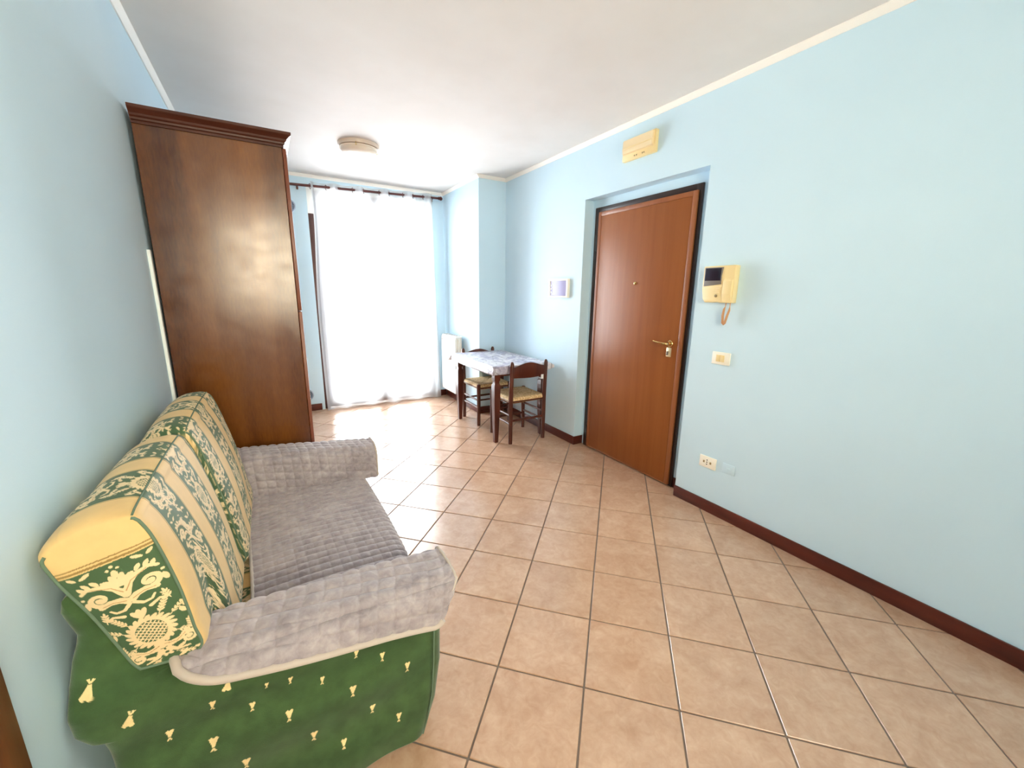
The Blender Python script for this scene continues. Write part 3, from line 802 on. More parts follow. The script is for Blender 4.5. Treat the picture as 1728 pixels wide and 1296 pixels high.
def make_chair(name, label, grp):
    """origin at floor centre, backrest at -y"""
    c = thing(name, label, 'chair', (0, 0, 0), 0, grp)
    W2, D0, D1 = 0.193, -0.193, 0.193; lr = 0.0165
    for sx in (-1, 1):
        bm = bmesh.new()        # rear leg runs up into the back post with a rounded head
        pts = [(sx*W2, D0, 0.0), (sx*W2, D0, 0.44), (sx*W2, D0-0.008, 0.62), (sx*W2, D0-0.016, 0.790), (sx*W2, D0-0.016, 0.806), (sx*W2, D0-0.016, 0.818)]
        tube(bm, pts, [0.0195, 0.0215, 0.0205, 0.0195, 0.016, 0.007], 12); obj('leg', bm, 'chair_wood', c, 45)
        bm = bmesh.new(); tube(bm, [(sx*W2, D1, 0), (sx*W2, D1, 0.42), (sx*W2, D1, 0.462), (sx*W2, D1, 0.468)], [0.0185, 0.0215, 0.0215, 0.012], 12); obj('leg', bm, 'chair_wood', c, 45)
    # backrest slat with humped top edge
    bm = bmesh.new(); n = 17; top = []; bot = []
    for k in range(n):
        u = -1+2*k/(n-1); x = u*(W2-0.012)
        top.append((x, 0.762+0.040*(0.5+0.5*math.cos(PI*u))**0.8-0.0)); bot.append((x, 0.655-0.004*math.cos(PI*u)))
    pr = bmesh.new(); prism(pr, bot+top[::-1], 'Y', D0-0.023, D0-0.006, bev=0.002); obj('backrest', pr, 'chair_wood', c, 40)
    # rungs
    for y, z, r in ((D0, 0.235, 0.0115), (D1, 0.165, 0.0115), (D0, 0.425, 0.012), (D1, 0.425, 0.012), (D1, 0.29, 0.009)):
        bm = bmesh.new(); cyl(bm, (-W2+0.01, y, z), (W2-0.01, y, z), r, n=10); obj('rung', bm, 'chair_wood', c, 50)
    for sx in (-1, 1):
        for z, r in ((0.20, 0.0105), (0.285, 0.0105), (0.43, 0.012)):
            bm = bmesh.new(); cyl(bm, (sx*W2, D0+0.01, z), (sx*W2, D1-0.01, z), r, n=10); obj('rung', bm, 'chair_wood', c, 50)
    # woven rush seat: four triangular fields meeting in the middle
    N = 44; xs = np.linspace(-1, 1, N); V = []; 
    def sp(u, v):
        q = max(abs(u), abs(v))
        x = u*(W2+0.012); y = v*(D1+0.012)
        cut = max(0, abs(u)+abs(v)-1.82)
        if cut > 0: x -= math.copysign(cut*0.09, u); y -= math.copysign(cut*0.09, v)
        edge = math.sqrt(max(0.0, 1-((q-0.86)/0.14)**2)) if q > 0.86 else 1.0
        rib = 0.0016*math.sin(q*64)
        dip = -0.010*(1-q)**1.2 - 0.004*math.exp(-((abs(abs(u)-abs(v)))/0.03)**2)
        return x, y, edge, rib, dip
    for u in xs:
        for v in xs:
            x, y, e, rb, dp = sp(u, v); V.append((x, y, 0.440+0.026*e+rb*e+dp))
    top_n = len(V)
    for u in xs:
        for v in xs:
            x, y, e, rb, dp = sp(u, v); V.append((x, y, 0.437-0.030*e-rb*e))
    F = []
    for a in range(N-1):
        for b_ in range(N-1):
            q = [a*N+b_, (a+1)*N+b_, (a+1)*N+b_+1, a*N+b_+1]
            F.append(q); F.append([top_n+k for k in q[::-1]])
    ring = [a*N for a in range(N)] + [(N-1)*N+b_ for b_ in range(1, N)] + [a*N+N-1 for a in range(N-2, -1, -1)] + [b_ for b_ in range(N-2, 0, -1)]
    for k in range(len(ring)):
        a, b_ = ring[k], ring[(k+1) % len(ring)]; F.append([a, top_n+a, top_n+b_, b_])
    raw_mesh('seat', np.array(V), np.array(F), 'rush', c)
    return c
def dup(root, loc, rotz, label):
    r = root.copy(); C.objects.link(r); r.location = loc; r.rotation_euler = (0, 0, rotz); r['label'] = label
    for ch in list(root.children):
        k = ch.copy(); C.objects.link(k); k.parent = r
    return r
ch = make_chair('dining_chair', 'dark rush-seat chair with its back to the room at the near table end', 'rush-seat chairs at the table')
ch2 = dup(ch, (2.097, 4.082, 0), PI, 'dark wooden rush-seat chair at the far table end, in front of the pillar')
ch.location = (2.118, 3.425, 0)
bm = bmesh.new(); box(bm, 0.135, 0.163, -0.2185, -0.2165, 0.628, 0.672); obj('paper_tag', bm, 'paper', ch)

# ------------------------------------------------------------------ printed ornament raster
class Raster:
    def __init__(s, w_mm, h_mm, res=2):
        s.res = res; s.w, s.h = w_mm, h_mm; s.a = np.zeros((int(h_mm*res), int(w_mm*res)), np.float32)
    def disc(s, x, y, r, v=1.0):
        R = s.res; cx, cy, rr = (x+s.w/2)*R, y*R, r*R
        x0, x1 = int(max(0, cx-rr-1)), int(min(s.a.shape[1], cx+rr+2)); y0, y1 = int(max(0, cy-rr-1)), int(min(s.a.shape[0], cy+rr+2))
        if x1 <= x0 or y1 <= y0: return
        Y, X = np.mgrid[y0:y1, x0:x1]; msk = (X-cx)**2+(Y-cy)**2 <= rr*rr
        s.a[y0:y1, x0:x1][msk] = v
    def ell(s, x, y, rx, ry, ang=0, v=1.0):
        R = s.res; m = max(rx, ry); x0, x1 = int(max(0, (x+s.w/2-m)*R)), int(min(s.a.shape[1], (x+s.w/2+m)*R+1)); y0, y1 = int(max(0, (y-m)*R)), int(min(s.a.shape[0], (y+m)*R+1))
        if x1 <= x0 or y1 <= y0: return
        Y, X = np.mgrid[y0:y1, x0:x1]; X = X/R-s.w/2-x; Y = Y/R-y; c, q = math.cos(ang), math.sin(ang)
        msk = ((X*c+Y*q)/rx)**2+((-X*q+Y*c)/ry)**2 <= 1
        s.a[y0:y1, x0:x1][msk] = v
    def stroke(s, pts, r0, r1, v=1.0):
        pts = np.array(pts, float); seg = np.linalg.norm(np.diff(pts, axis=0), axis=1); L = seg.sum(); n = int(L/0.6)+2
        d = np.concatenate([[0], np.cumsum(seg)]); t = np.linspace(0, L, n)
        X = np.interp(t, d, pts[:, 0]); Y = np.interp(t, d, pts[:, 1])
        for k in range(n): s.disc(X[k], Y[k], r0+(r1-r0)*k/(n-1), v)
    def sprig(s, x, y, ang, L, leaf=4.5):
        dx, dy = math.cos(ang), math.sin(ang); s.stroke([(x, y), (x+dx*L, y+dy*L)], 0.9, 0.7)
        for k in range(1, int(L/6)+1):
            px, py = x+dx*k*6, y+dy*k*6
            for sd in (-1, 1):
                a2 = ang+sd*0.7; s.ell(px+math.cos(a2)*leaf*0.9, py+math.sin(a2)*leaf*0.9, leaf, leaf*0.42, a2)
        s.ell(x+dx*(L+4), y+dy*(L+4), leaf, leaf*0.45, ang)
    def spiral(s, x, y, r, a0, turns, sd, w0, w1):
        th = np.linspace(0, turns*2*PI, 60); rr = r*(1-0.80*th/th[-1])
        s.stroke([(x+rr[k]*math.cos(a0+sd*th[k]), y+rr[k]*math.sin(a0+sd*th[k])) for k in range(60)], w0, w1)

def ornament():
    r = Raster(130, 300)
    # medallion: feathered rim, lattice heart
    for k in range(22):
        a = 2*PI*k/22; r.ell(math.cos(a)*30, 105+math.sin(a)*36, 9, 4.2, a+0.5)
        r.ell(math.cos(a+0.14)*25, 105+math.sin(a+0.14)*30, 7, 3.4, a+0.9)
    r.ell(0, 105, 23, 29, 0, 0.0)
    for k in range(-6, 7):
        for d in (1, -1):
            p = [(x, 105+d*x+k*9) for x in np.linspace(-24, 24, 60) if (x/22)**2+((d*x+k*9)/28)**2 < 1]
            if len(p) > 2: r.stroke(p, 1.2, 1.2)
    # tulip crown over the medallion, sprigs at both sides
    for a in (-0.5, 0, 0.5): r.ell(math.sin(a)*9, 152+math.cos(a)*6, 5, 13, -a)
    for sd in (-1, 1):
        r.sprig(sd*22, 138, PI/2-sd*0.55, 34); r.sprig(sd*34, 122, PI/2-sd*0.95, 26, 4)
        r.sprig(sd*30, 80, -PI/2+sd*0.9, 22, 4)
    # scroll crest
    for sd in (-1, 1):
        r.stroke([(0, 196), (sd*12, 206), (sd*26, 208), (sd*40, 202)], 7, 5)
        r.spiral(sd*36, 222, 15, -PI/2, 1.35, sd, 5.2, 2.5)
        r.disc(sd*35, 222, 4.2)
        r.stroke([(0, 214), (sd*10, 236), (sd*24, 250), (sd*44, 254), (sd*54, 246)], 6.5, 3)
        for k, (x, y) in enumerate(((18, 252), (30, 262), (42, 262), (50, 256))): r.ell(sd*x, y, 8, 3.8, PI/2-sd*0.6)
        r.stroke([(sd*4, 190), (sd*14, 180), (sd*26, 180), (sd*32, 188)], 3.5, 2)
    for a in (-0.75, -0.3, 0.3, 0.75): r.ell(math.sin(a)*15, 234+math.cos(a)*18, 5.5, 15, -a)
    r.disc(0, 222, 8); r.ell(0, 266, 5, 9); r.disc(-7, 278, 2.6); r.disc(7, 278, 2.6); r.disc(0, 284, 3)
    # lower horns of plenty
    for sd in (-1, 1):
        r.stroke([(0, 62), (sd*12, 52), (sd*28, 54), (sd*40, 66)], 7.5, 4)
        r.spiral(sd*40, 46, 13, PI/2, 1.3, -sd, 4.6, 2.2); r.disc(sd*40, 46, 3.8)
        r.stroke([(sd*6, 44), (sd*16, 28), (sd*34, 24)], 5, 2); r.sprig(sd*12, 24, -PI/2+sd*0.9, 24, 4)
        r.ell(sd*24, 34, 9, 4, sd*0.5)
    for k in range(6): r.ell(math.cos(k*PI/3)*7, 34+math.sin(k*PI/3)*7, 5, 3.4, k*PI/3)
    r.disc(0, 34, 3.5, 0.0); r.ell(0, 60, 8, 12)
    for sd in (-1, 1):
        r.sprig(sd*50, 60, PI/2-sd*0.1, 26, 4.5); r.sprig(sd*47, 160, PI/2+sd*0.15, 22, 4.5); r.ell(sd*52, 118, 4, 9, sd*0.3); r.ell(sd*58, 132, 3.4, 8, -sd*0.3)
        r.stroke([(sd*20, 166), (sd*34, 172), (sd*46, 168)], 3.6, 1.8); r.ell(sd*56, 214, 4.5, 10, sd*0.2); r.disc(sd*57, 232, 3)
        r.ell(sd*54, 284, 7, 3.4, sd*0.7); r.ell(sd*36, 284, 9, 3.6, -sd*0.5); r.ell(sd*20, 10, 10, 4, sd*0.4); r.ell(sd*46, 8, 9, 3.6, -sd*0.4)
    # dark drawn lines inside the cream shapes
    for sd in (-1, 1):
        r.stroke([(sd*5, 200), (sd*22, 206), (sd*38, 203)], 0.9, 0.8, 0.55); r.stroke([(sd*2, 222), (sd*14, 240), (sd*40, 252)], 0.9, 0.7, 0.55)
        r.stroke([(sd*5, 58), (sd*22, 52), (sd*38, 62)], 0.9, 0.7, 0.55)
    return r
ORN = ornament()
def orn_at(x_mm, y_mm):
    X = np.clip(((x_mm+65)*ORN.res).astype(int), 0, ORN.a.shape[1]-1); Y = ((y_mm % 300)*ORN.res).astype(int) % ORN.a.shape[0]
    ok = (np.abs(x_mm) < 64)
    return np.where(ok, ORN.a[Y, X], 0.0)

COL_G = rgb(72, 98, 66); COL_C = rgb(226, 190, 130); COL_M = rgb(232, 206, 160); COL_L = rgb(150, 122, 70); COL_D = rgb(190, 150, 104)
def pattern(s_y, v):
    """striped damask: s_y metres across the stripes, v metres along them -> rgb"""
    per, gw = 0.235, 0.138
    u = np.mod(s_y, per); g = u < gw
    uc = (u-gw/2)*1000*130/138.0
    band = np.floor(s_y/per)
    o = orn_at(uc, v*1000+band*150)
    col = np.where(g[:, None], COL_G, COL_C)
    col = np.where((g & (o > 0.8))[:, None], COL_M, col); col = np.where((g & (o > 0.3) & (o <= 0.8))[:, None], COL_D, col)
    e = np.minimum(np.minimum(u, np.abs(u-gw)), per-u)
    ln = (e < 0.0028); col = np.where(ln[:, None], COL_G*0.9, col)
    ln2 = (~g) & (e > 0.0055) & (e < 0.0082); col = np.where(ln2[:, None], COL_L, col)
    return col

# ------------------------------------------------------------------ sofa
def catmull(P, n):
    P = np.array(P, float); N = len(P); out = []
    for i in range(N):
        p0, p1, p2, p3 = P[i-1], P[i], P[(i+1) % N], P[(i+2) % N]
        for t in np.linspace(0, 1, 40, endpoint=False):
            out.append(0.5*((2*p1)+(-p0+p2)*t+(2*p0-5*p1+4*p2-p3)*t*t+(-p0+3*p1-3*p2+p3)*t**3))
    out = np.array(out); d = np.linalg.norm(np.roll(out, -1, 0)-out, axis=1); cum = np.concatenate([[0], np.cumsum(d)])
    tt = np.linspace(0, cum[-1], n, endpoint=False); ext = np.vstack([out, out[:1]])
    return np.stack([np.interp(tt, cum, ext[:, k]) for k in range(ext.shape[1])], 1), cum[-1]

CAP_FINE = {1: 120, 2: 10}
def make_cushion(name, label, y0, y1, dx, dz, phase, notch_lo, notch_hi, seed):
    t = thing(name, label, 'cushion', (-0.28+dx, (y0+y1)/2, 0.43), 0, 'back cushions of the sofa')
    ctrl = [(-0.176, 0.43), (-0.186, 0.53), (-0.214, 0.70), (-0.252, 0.87), (-0.276, 0.945), (-0.293, 0.972), (-0.322, 0.982), (-0.370, 0.975), (-0.412, 0.948), (-0.434, 0.915), (-0.437, 0.880), (-0.415, 0.80), (-0.372, 0.68), (-0.335, 0.56), (-0.300, 0.445), (-0.275, 0.425)]
    N = 560; prof, per = catmull(ctrl, N)
    i0 = int(np.argmin((prof[:, 0]+0.176)**2+(prof[:, 1]-0.43)**2)); prof = np.roll(prof, -i0, 0)
    arc = np.arange(N)*per/N
    cx, cz = prof.mean(0)
    ridge_i = int(np.argmin((prof[:, 0]+0.293)**2+(prof[:, 1]-0.972)**2))
    Mn = int((y1-y0)/0.0024); ys = np.linspace(y0, y1, Mn); rad = 0.028
    def remap(x, z, y):
        k = 0.0
        if notch_lo: k = max(k, 1-float(sstep(notch_lo-0.03, notch_lo+0.03, y)))
        if notch_hi: k = max(k, float(sstep(notch_hi-0.03, notch_hi+0.03, y)))
        zn = 0.598+(z-0.43)*(0.98-0.598)/(0.98-0.43)
        z2 = z+(zn-z)*k; x2 = x-0.234*(z2-z)
        return x2, z2
    V, Cc = [], []
    for y in ys:
        e = min(y-y0, y1-y); ins = 0.0
        if e < rad: ins = 0.010*(1-math.sqrt(max(0, 1-(1-e/rad)**2)))
        cbul = 0.014*math.sin(PI*(y-y0)/(y1-y0))**0.7
        sc = 1-ins/0.12
        X = cx+(prof[:, 0]-cx)*sc; Z = cz+(prof[:, 1]-cz)*(1-ins/0.35)
        # the faces swell towards the middle of the cushion
        hz = np.clip((prof[:, 1]-0.45)/0.5, 0, 1); front = prof[:, 0]-(-0.293-0.234*(prof[:, 1]-0.972)) > -0.06
        X = X+np.where(front, cbul*np.sin(PI*hz), 0); Z = Z+np.where(prof[:, 1] > 0.95, cbul*0.8, 0)
        if e < 0.075:       # the boxing rolls softly from the top onto the end
            Z = Z-0.024*(1-math.sqrt(max(0, 1-(1-e/0.075)**2)))*np.clip((prof[:, 1]-0.86)/0.09, 0, 1)*np.clip((-0.285-prof[:, 0])/0.05, 0, 1)
        X, Z = remap(X, Z, y)
        V.append(np.stack([X+dx, np.full(N, y), Z+dz], 1))
        Cc.append(pattern(np.full(N, y-y0+phase), arc))
    V = np.vstack(V); Cc = np.vstack(Cc)
    V[:, 0] = np.maximum(V[:, 0], XL+0.006)
    I, J = np.meshgrid(np.arange(Mn-1), np.arange(N), indexing='ij'); J2 = (J+1) % N
    F = [np.stack([I*N+J, (I+1)*N+J, (I+1)*N+J2, I*N+J2], -1).reshape(-1, 4)]
    # end caps made of concentric rings so the print stays fine
    base = len(V); Ks = (CAP_FINE[seed], 10); VV = [V]; CC = [Cc]
    axis = np.array([0.125, -0.535]); axis /= np.linalg.norm(axis)       # downwards along the cushion
    nrm = np.array([-axis[1], axis[0]])
    for end, yy, sgn in ((0, y0, -1), (1, y1, 1)):
        rim = V[:N] if end == 0 else V[(Mn-1)*N:Mn*N]
        c = np.array([rim[:, 0].mean(), yy, rim[:, 2].mean()])
        K = Ks[end]
        for k in range(1, K+1):
            s = 1-k/K*0.995
            R = c+(rim-c)*s; R[:, 1] = yy+sgn*0.016*(1-s*s)
            VV.append(R)
            top = rim[:, 2].max(); p = (R[:, 0]-(-0.36+dx))*axis[0]+(R[:, 2]-top)*axis[1]; q = (R[:, 0]-(-0.36+dx))*nrm[0]+(R[:, 2]-top)*nrm[1]
            q = q-np.interp(0, [0, 1], [0, 0]); mid_q = 0.0
            # centre the motif on the panel
            qc = q-(c[0]+0.36-dx)*nrm[0]-(c[2]-top)*nrm[1]
            o = orn_at(-qc*1000*0.84, np.clip(292-(p-0.088)*1000*0.98, 0, 299))
            col = np.where((o > 0.8)[:, None], COL_M, np.where((o > 0.3)[:, None], COL_D, COL_G))
            col = np.where((p < 0.090)[:, None], COL_C, col)
            for a, b_, cc in ((0.072, 0.075, COL_L), (0.079, 0.084, COL_L), (0.087, 0.090, COL_G)):
                col = np.where(((p > a) & (p < b_))[:, None], cc, col)
            CC.append(col)
        b0 = (0 if end == 0 else (Mn-1)*N); st = base+(Ks[0]*N if end else 0)
        for k in range(K):
            ra = b0 if k == 0 else st+(k-1)*N; rb = st+k*N; j = np.arange(N); j2 = (j+1) % N
            q4 = np.stack([ra+j, ra+j2, rb+j2, rb+j], -1)
            F.append(q4 if sgn < 0 else q4[:, ::-1])
    VV = np.vstack(VV); CC = np.vstack(CC); F = np.vstack(F)
    o = raw_mesh('cushion_cover', VV, F, 'damask', t, CC); o.matrix_parent_inverse = parent_inv(t)
    # braided cord along the end seams and the front ridge
    back_i = int(np.argmin((prof[:, 0]+0.434)**2+(prof[:, 1]-0.915)**2))
    for rim in (V[:N], V[(Mn-1)*N:Mn*N]):
        c = rim.mean(0)
        for sl in (list(range(0, ridge_i, 6))+[ridge_i], list(range(back_i, N, 6))):
            bm = bmesh.new(); tube(bm, [Vector(c+(rim[q]-c)*1.008) for q in sl], 0.0034, 6)
            o = obj('piping', bm, 'piping', t, 70); o.matrix_parent_inverse = parent_inv(t)
    bm = bmesh.new(); tube(bm, [Vector(V[k*N+ridge_i])+Vector((0.001, 0, 0.001)) for k in range(2, Mn-2, 8)], 0.0022, 6)
    o = obj('ridge_seam', bm, 'piping', t, 70); o.matrix_parent_inverse = parent_inv(t)
    return t
make_cushion('back_cushion', 'green and cream striped damask back cushion nearest the viewer on the sofa', 1.072, 1.655, 0.003, 0.008, 0.150, 1.235, None, 1)
make_cushion('back_cushion', 'green and cream striped damask back cushion on the sofa, nearer the wardrobe', 1.666, 2.272, 0.017, 0.016, 0.016, None, None, 2)

sofa = thing('sofa', 'small two-seat sofa covered in dark green velvet with little cream tulips', 'sofa', (0, 1.74, 0))
def sadd(o): o.parent = sofa; o.matrix_parent_inverse = parent_inv(sofa); return o

# outline of the side (x range per height) as read from the side of the sofa
zk = [0.015, 0.12, 0.25, 0.36, 0.45, 0.54, 0.570, 0.585, 0.592, 0.605, 0.64, 0.70, 0.76, 0.80, 0.825]
xmx = [0.318, 0.362, 0.385, 0.388, 0.388, 0.386, 0.10, -0.20, -0.28, -0.30, -0.32, -0.345, -0.358, -0.368, -0.385]
zb = [0.015, 0.30, 0.44, 0.475, 0.485, 0.515, 0.56, 0.61, 0.67, 0.71, 0.73, 0.76, 0.79, 0.815, 0.825]
xmn = [-0.385, -0.398, -0.402, -0.406, -0.426, -0.445, -0.4495, -0.447, -0.434, -0.421, -0.417, -0.425, -0.432, -0.427, -0.415]
BELLS = [  # photo pixels of the little printed flowers on the near side (u, v, size mm, kind)
 (146, 1170, 30, 1), (222, 1202, 28, 1), (385, 1150, 26, 1), (520, 1108, 24, 1), (450, 1156, 12, 0), (490, 1149, 15, 0), (544, 1150, 16, 0),
 (359, 1189, 18, 0), (426, 1193, 18, 0), (488, 1205, 24, 2), (287, 1240, 21, 0), (361, 1254, 26, 2), (416, 1289, 26, 2), (530, 1243, 24, 2),
 (584, 1250, 22, 2), (582, 1211, 0, 0), (602, 1108, 18, 0), (646, 1112, 19, 0), (688, 1128, 23, 2), (595, 1165, 24, 2), (629, 1199, 22, 2), (673, 1211, 21, 2), (580, 1254, 22, 2), (692, 1066, 20, 2), (632, 1078, 18, 0)]
BELLS = [b for b in BELLS if b[2] > 0 and b[:2] != (584, 1250)]
SIDE_Y = 1.052
def unproj_side(u, v, y):
    d = fwd + r2*((u-864)/683.49) - u2*((v-648)/683.49)
    k = y/d.y; return d.x*k, 1.4511+d.z*k
def bell_mask(X, Z, bx, bz, s, kind, ang):
    c, q = math.cos(ang), math.sin(ang); x = ((X-bx)*c+(Z-bz)*q)/s; z = (-(X-bx)*q+(Z-bz)*c)/s
    if kind == 1: zz = z+0.06           # bell, mouth down, bow on top
    else: zz = -(z)+0.06
    body = (zz > -0.46-0.10*np.abs(np.sin(x*11))) & (zz < 0.20) & (np.abs(x) < 0.09+0.22*np.clip((0.20-zz)/0.66, 0, 1)**1.3)
    bow = (zz > 0.25) & (zz < 0.52) & (np.abs(x) < 0.05+0.16*np.clip((zz-0.25)/0.27, 0, 1)) & ~((np.abs(x) < 0.035) & (zz > 0.42))
    return body | bow
GREEN = rgb(70, 98, 56); GREEN2 = rgb(48, 72, 42); BELLC = rgb(240, 214, 156)
def arm(name, yo, yi, near):
    """one upholstered end: yo outer plane, yi inner plane"""
    nz, ns = (420, 520) if near else (110, 140); zs = np.linspace(0.015, 0.825, nz); s = np.linspace(0, 1, ns)
    Zg, Sg = np.meshgrid(zs, s, indexing='ij')
    x0 = np.interp(Zg, zb, xmn); x1 = np.interp(Zg, zk, xmx)
    X = x0+(x1-x0)*Sg; sg = 1 if yi > yo else -1
    ztop = np.interp(X, [-0.40, -0.37, -0.33, -0.28, 0.06, 0.36, 0.392], [0.828, 0.80, 0.70, 0.595, 0.585, 0.570, 0.555])
    d = np.minimum((x1-X)*0.9, np.maximum(ztop-Zg, 0)); R = 0.05; dl = np.clip((X-x0)/0.03, 0, 1)
    rnd = np.where(d < R, R*(1-np.sqrt(np.clip(1-(1-d/R)**2, 0, 1))), 0)*0.8
    rnd = np.maximum(rnd, 0.018*(1-np.sqrt(np.clip(1-(1-dl)**2, 0, 1))))
    folds = 0.006*np.sin(26*(Zg-0.25*X)+2.2*np.sin(3*X))*sstep(0.05, 0.2, d) + 0.005*np.sin(9*X+4*Zg)
    flare = 0.012*sstep(0.35, 0.0, Zg)*np.sin(12*X+1)**2
    Y = yo+sg*(rnd-folds*sstep(0.56, 0.44, Zg+0*X)-0.012*np.clip(np.sin(PI*(Zg-0.1)/0.6), 0, 1)*sstep(0.1, -0.3, X))+sg*0.010*sstep(-0.40, -0.2, X) - sg*flare + sg*0.028*sstep(0.55, 0.62, Zg)
    V1 = np.stack([X, Y, Zg], -1).reshape(-1, 3)
    nmod = 0.5+0.5*np.sin(40*Zg-9*X+3*np.sin(5*X)); 
    col = GREEN2+(GREEN-GREEN2)*(0.45+0.4*nmod.ravel()[:, None]*0.8)
    if near:
        for k, (u, v, mm, kind) in enumerate(BELLS):
            bx, bz = unproj_side(u, v, SIDE_Y); mk = bell_mask(V1[:, 0], V1[:, 2], bx, bz, mm*0.001*1.30, kind, -0.30 if kind == 1 else -0.12)
            col[mk] = BELLC
    idx = np.arange(nz*ns).reshape(nz, ns); f = np.stack([idx[:-1, :-1], idx[:-1, 1:], idx[1:, 1:], idx[1:, :-1]], -1).reshape(-1, 4)
    rim = np.concatenate([idx[0, :], idx[1:, -1], idx[-1, ::-1][1:], idx[::-1, 0][1:-1]]); nr = len(rim)
    V2 = V1[rim].copy(); V2[:, 1] = yi
    V = np.vstack([V1, V2]); cols = np.vstack([col, np.tile(GREEN, (nr, 1))]); k2 = np.arange(nr)+nz*ns
    fr = np.stack([rim, k2, np.roll(k2, -1), np.roll(rim, -1)], -1)
    F = np.vstack([f, fr])
    if sg < 0: F = F[:, ::-1]
    return sadd(raw_mesh(name, V, F, 'velvet', None, cols))
arm('arm', 1.046, 1.215, True)
arm('arm', 2.425, 2.275, False)
# seam cord at the front corner of the near arm
bm = bmesh.new(); tube(bm, [(0.305, 1.056, 0.012), (0.322, 1.050, 0.08), (0.338, 1.044, 0.18), (0.345, 1.040, 0.30), (0.350, 1.040, 0.42)], 0.0025, 6)
sadd(obj('corner_seam', bm, 'piping', None, 60))
def plain_cols(o, c):
    me = o.data; at = me.color_attributes.new('Col', 'FLOAT_COLOR', 'POINT')
    a = np.ones((len(me.vertices), 4), np.float32); a[:, :3] = c; at.data.foreach_set('color', a.ravel()); return o
bm = bmesh.new(); box(bm, -0.385, 0.360, 1.215, 2.275, 0.02, 0.30, bev=0.012); sadd(plain_cols(obj('base', bm, 'velvet', None, 40), GREEN))
bm = bmesh.new(); prism(bm, [(-0.445, 0.03), (-0.345, 0.03), (-0.345, 0.42), (-0.428, 0.79), (-0.436, 0.80), (-0.445, 0.80)], 'Y', 1.215, 2.275, bev=0.004)
sadd(plain_cols(obj('backrest', bm, 'velvet', None, 40), GREEN))
# striped seat cushion, seen only in the slit behind the throw
nx, ny = 120, 330
xs = np.linspace(-0.345, 0.385, nx); ys = np.linspace(1.225, 2.265, ny)
Xg, Yg = np.meshgrid(xs, ys, indexing='ij')
e = np.minimum(np.minimum(Xg-xs[0], xs[-1]-Xg), np.minimum(Yg-ys[0], ys[-1]-Yg)); rr = 0.03
Zg = 0.408-np.where(e < rr, rr*(1-np.sqrt(np.clip(1-(1-e/rr)**2, 0, 1))), 0)
V1 = np.stack([Xg, Yg, Zg], -1).reshape(-1, 3); V2 = V1.copy(); V2[:, 2] = 0.30
cols = pattern(V1[:, 1]-1.085+0.138, V1[:, 0]+0.4); V = np.vstack([V1, V2]); cols = np.vstack([cols, cols])
idx = np.arange(nx*ny).reshape(nx, ny); f = np.stack([idx[:-1, :-1], idx[1:, :-1], idx[1:, 1:], idx[:-1, 1:]], -1).reshape(-1, 4)
rim = np.concatenate([idx[0, :], idx[1:, -1], idx[-1, ::-1][1:], idx[::-1, 0][1:-1]])
fr = np.stack([rim, np.roll(rim, -1), np.roll(rim, -1)+nx*ny, rim+nx*ny], -1)
sadd(raw_mesh('seat_cushion', V, np.vstack([f, (f+nx*ny)[:, ::-1], fr]), 'damask', None, cols))

# ------------------------------------------------------------------ quilted throw over seat and arms
throw = thing('throw_blanket', 'grey quilted plush throw spread over the sofa seat and both arms', 'blanket', (0.1, 1.74, 0.42))
def armtop(x, near): return np.interp(x, [-0.40, -0.20, 0.10, 0.42], [0.606, 0.604, 0.598, 0.580] if near else [0.66, 0.645, 0.62, 0.585])
def quilt(a, b, cell, h):
    """pillowed squares"""
    return h*(np.abs(np.sin(PI*a/cell))*np.abs(np.sin(PI*b/cell)))**0.5
patches = []
def patch(fn, nu, nv):
    u = np.linspace(0, 1, nu); v = np.linspace(0, 1, nv); U, W = np.meshgrid(u, v, indexing='ij'); P = fn(U, W)
    # smooth normals for quilting
    dU = np.gradient(P, axis=0); dV = np.gradient(P, axis=1); Nn = np.cross(dU, dV); Nn /= np.linalg.norm(Nn, axis=-1, keepdims=True)+1e-9
    return P, Nn, U, W
def cum(P, ax):
    d = np.linalg.norm(np.diff(P, axis=ax), axis=-1); z = np.zeros_like(np.take(P[..., 0], [0], axis=ax)); return np.concatenate([z, np.cumsum(d, axis=ax)], axis=ax)
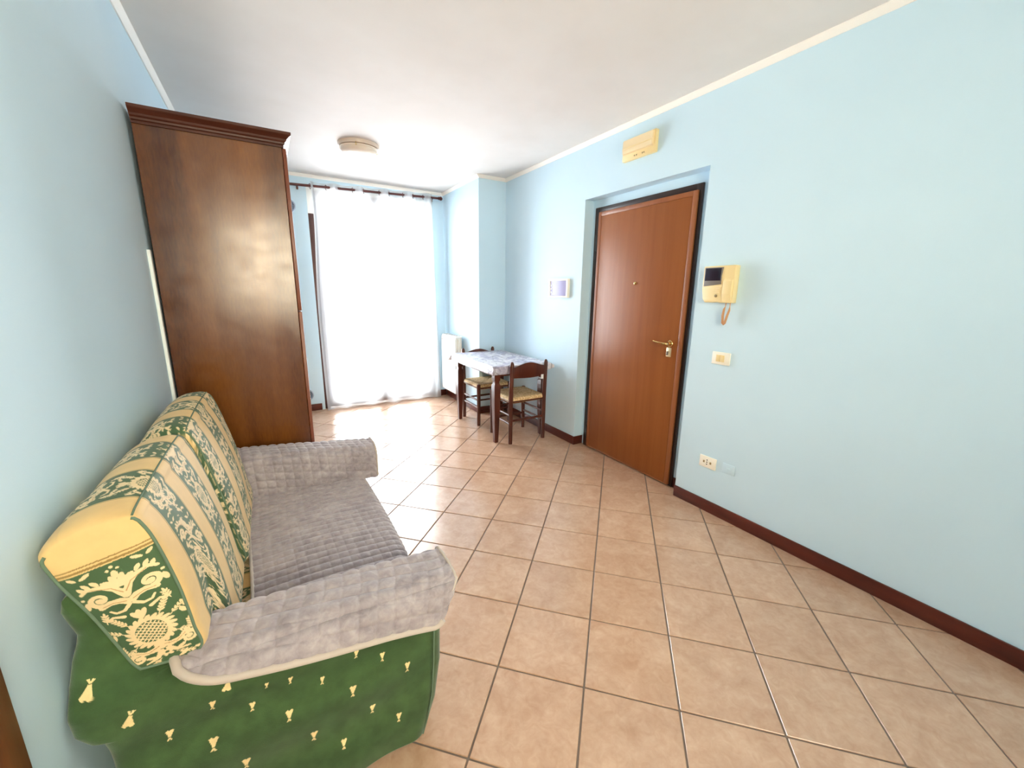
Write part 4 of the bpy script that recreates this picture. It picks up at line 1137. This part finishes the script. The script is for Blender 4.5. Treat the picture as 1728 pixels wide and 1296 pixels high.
def arm_fn(yo, yi, near):
    sg = 1 if yi > yo else -1
    def fn(U, W):
        # U along x back->front, W from outer hem over the arm to the seat
        xb, xf = (-0.270, 0.428) if near else (-0.215, 0.455)
        X = xb+(xf-xb)*U
        zt = armtop(X, near)
        hem = (0.432+(0.42-X)*0.21) if near else (0.42+0*X)
        # rounded rear corner of the hem
        rc = 0.10; cr = np.clip((xb+rc-X)/rc, 0, 1); hem = hem+ (rc*(1-np.sqrt(np.clip(1-cr**2, 0, 1))))*0.9
        rf = 0.05; cf = np.clip((X-(xf-rf))/rf, 0, 1); hem = hem+rf*(1-np.sqrt(np.clip(1-cf**2, 0, 1)))
        w_out = yo-sg*0.026; w_in = yi+sg*0.016; ht = zt-hem; wid = abs(w_in-w_out); zin = 0.405
        # polyline lengths with a rounded shoulder
        L1 = ht; L2 = wid; L3 = zt-zin; L = L1+L2+L3; s = W*L
        R = 0.045
        Y = np.where(s < L1, 0, np.where(s < L1+L2, s-L1, L2)); Z = np.where(s < L1, hem+s, np.where(s < L1+L2, zt, zt-(s-L1-L2)))
        # round the shoulders
        def soft(Y, Z):
            cx1 = np.clip((R-Y)/R, 0, 1); cz = np.clip((Z-(zt-R))/R, 0, 1); k = np.minimum(cx1, 1)*cz
            Y2 = Y+R*0.42*k*k; Z2 = Z-R*0.42*k*k
            cx2 = np.clip((Y-(L2-R))/R, 0, 1); k2 = cx2*cz
            return Y2-R*0.42*k2*k2, Z2-R*0.42*k2*k2
        Y, Z = soft(Y, Z)
        sag = 0.010*np.sin(7*X+2)*np.clip(1-(s/L1), 0, 1)
        Y = Y-sag+np.clip(1-s/np.maximum(L1, 1e-3), 0, 1)*(-0.010)
        X = X-0.045*np.clip(1-s/np.maximum(L1, 1e-3), 0, 1)*np.clip((X-0.2)/0.22, 0, 1)
        return np.stack([X, w_out+sg*Y, Z], -1)
    return fn
def seat_fn(U, W):
    # U: back -> front then over the edge, W: near -> far
    s = U*0.68; Y = 1.205+W*1.085
    x0 = -0.142-0.020*W+0.006*np.sin(7*W); xf = 0.385+0.012*np.sin(PI*W)
    flat = (xf-0.05)-x0; R = 0.05
    a = np.clip((s-flat)/R, 0, PI/2*0.98)
    X = np.where(s < flat, x0+s, xf-R+R*np.sin(a)); Z = 0.425-np.where(s < flat, 0, R*(1-np.cos(a)))
    ex = np.clip(s-flat-R*PI/2*0.98, 0, None); Z = Z-ex; X = X+ex*0.08
    Z = Z+0.012*np.sin(PI*np.clip(s/flat, 0, 1))*np.sin(PI*W)
    # rumples near the far arm
    Z = Z+0.004*np.sin(30*X+14*Y)*sstep(0.55, 1.0, W)*np.clip(1-U*1.1, 0, 1)
    return np.stack([X, Y, Z], -1)
parts = []
for fn, nu, nv, h, cell, flip in ((arm_fn(1.050, 1.215, True), 240, 180, 0.0075, 0.050, False), (arm_fn(2.425, 2.275, False), 240, 180, 0.0075, 0.042, True), (seat_fn, 280, 420, 0.0065, 0.036, False)):
    P, Nn, U, W = patch(fn, nu, nv); a, b_ = cum(P, 0), cum(P, 1)
    if fn is seat_fn:
        q = 0.0085*np.abs(np.sin(PI*b_/0.040))**0.6*(0.58+0.42*np.abs(np.sin(PI*a/0.036))**0.6)
    else: q = quilt(a, b_, cell, h)
    if Nn[nu//2, nv//2, 2] < 0: Nn = -Nn
    P = P+Nn*q[..., None]
    parts.append((P.reshape(-1, 3), nu, nv))
VV, FF, base = [], [], 0
for P, nu, nv in parts:
    I, J = np.meshgrid(np.arange(nu-1), np.arange(nv-1), indexing='ij')
    F = np.stack([I*nv+J, (I+1)*nv+J, (I+1)*nv+J+1, I*nv+J+1], -1).reshape(-1, 4)
    VV.append(P); FF.append(F+base); base += len(P)
o = raw_mesh('plush_cloth', np.vstack(VV), np.vstack(FF), 'blanket', throw); o.matrix_parent_inverse = parent_inv(throw)
# paler bound edge along the near hem and the front end of the arms
def border(pts, r=0.008):
    bm = bmesh.new(); tube(bm, pts, r, 8); o = obj('bound_edge', bm, 'border', throw, 70); o.matrix_parent_inverse = parent_inv(throw)
for k in (0, 1):
    P, nu, nv = parts[k]; G = P.reshape(nu, nv, 3)
    border([Vector(p) for p in G[::4, 0]], 0.0105 if k == 0 else 0.007)
    border([Vector(p) for p in G[-1, ::4]], 0.005)
    if k == 0: border([Vector(p) for p in G[0, :70:3]], 0.0095)
P, nu, nv = parts[2]; G = P.reshape(nu, nv, 3); border([Vector(p) for p in G[0, ::6]], 0.006)
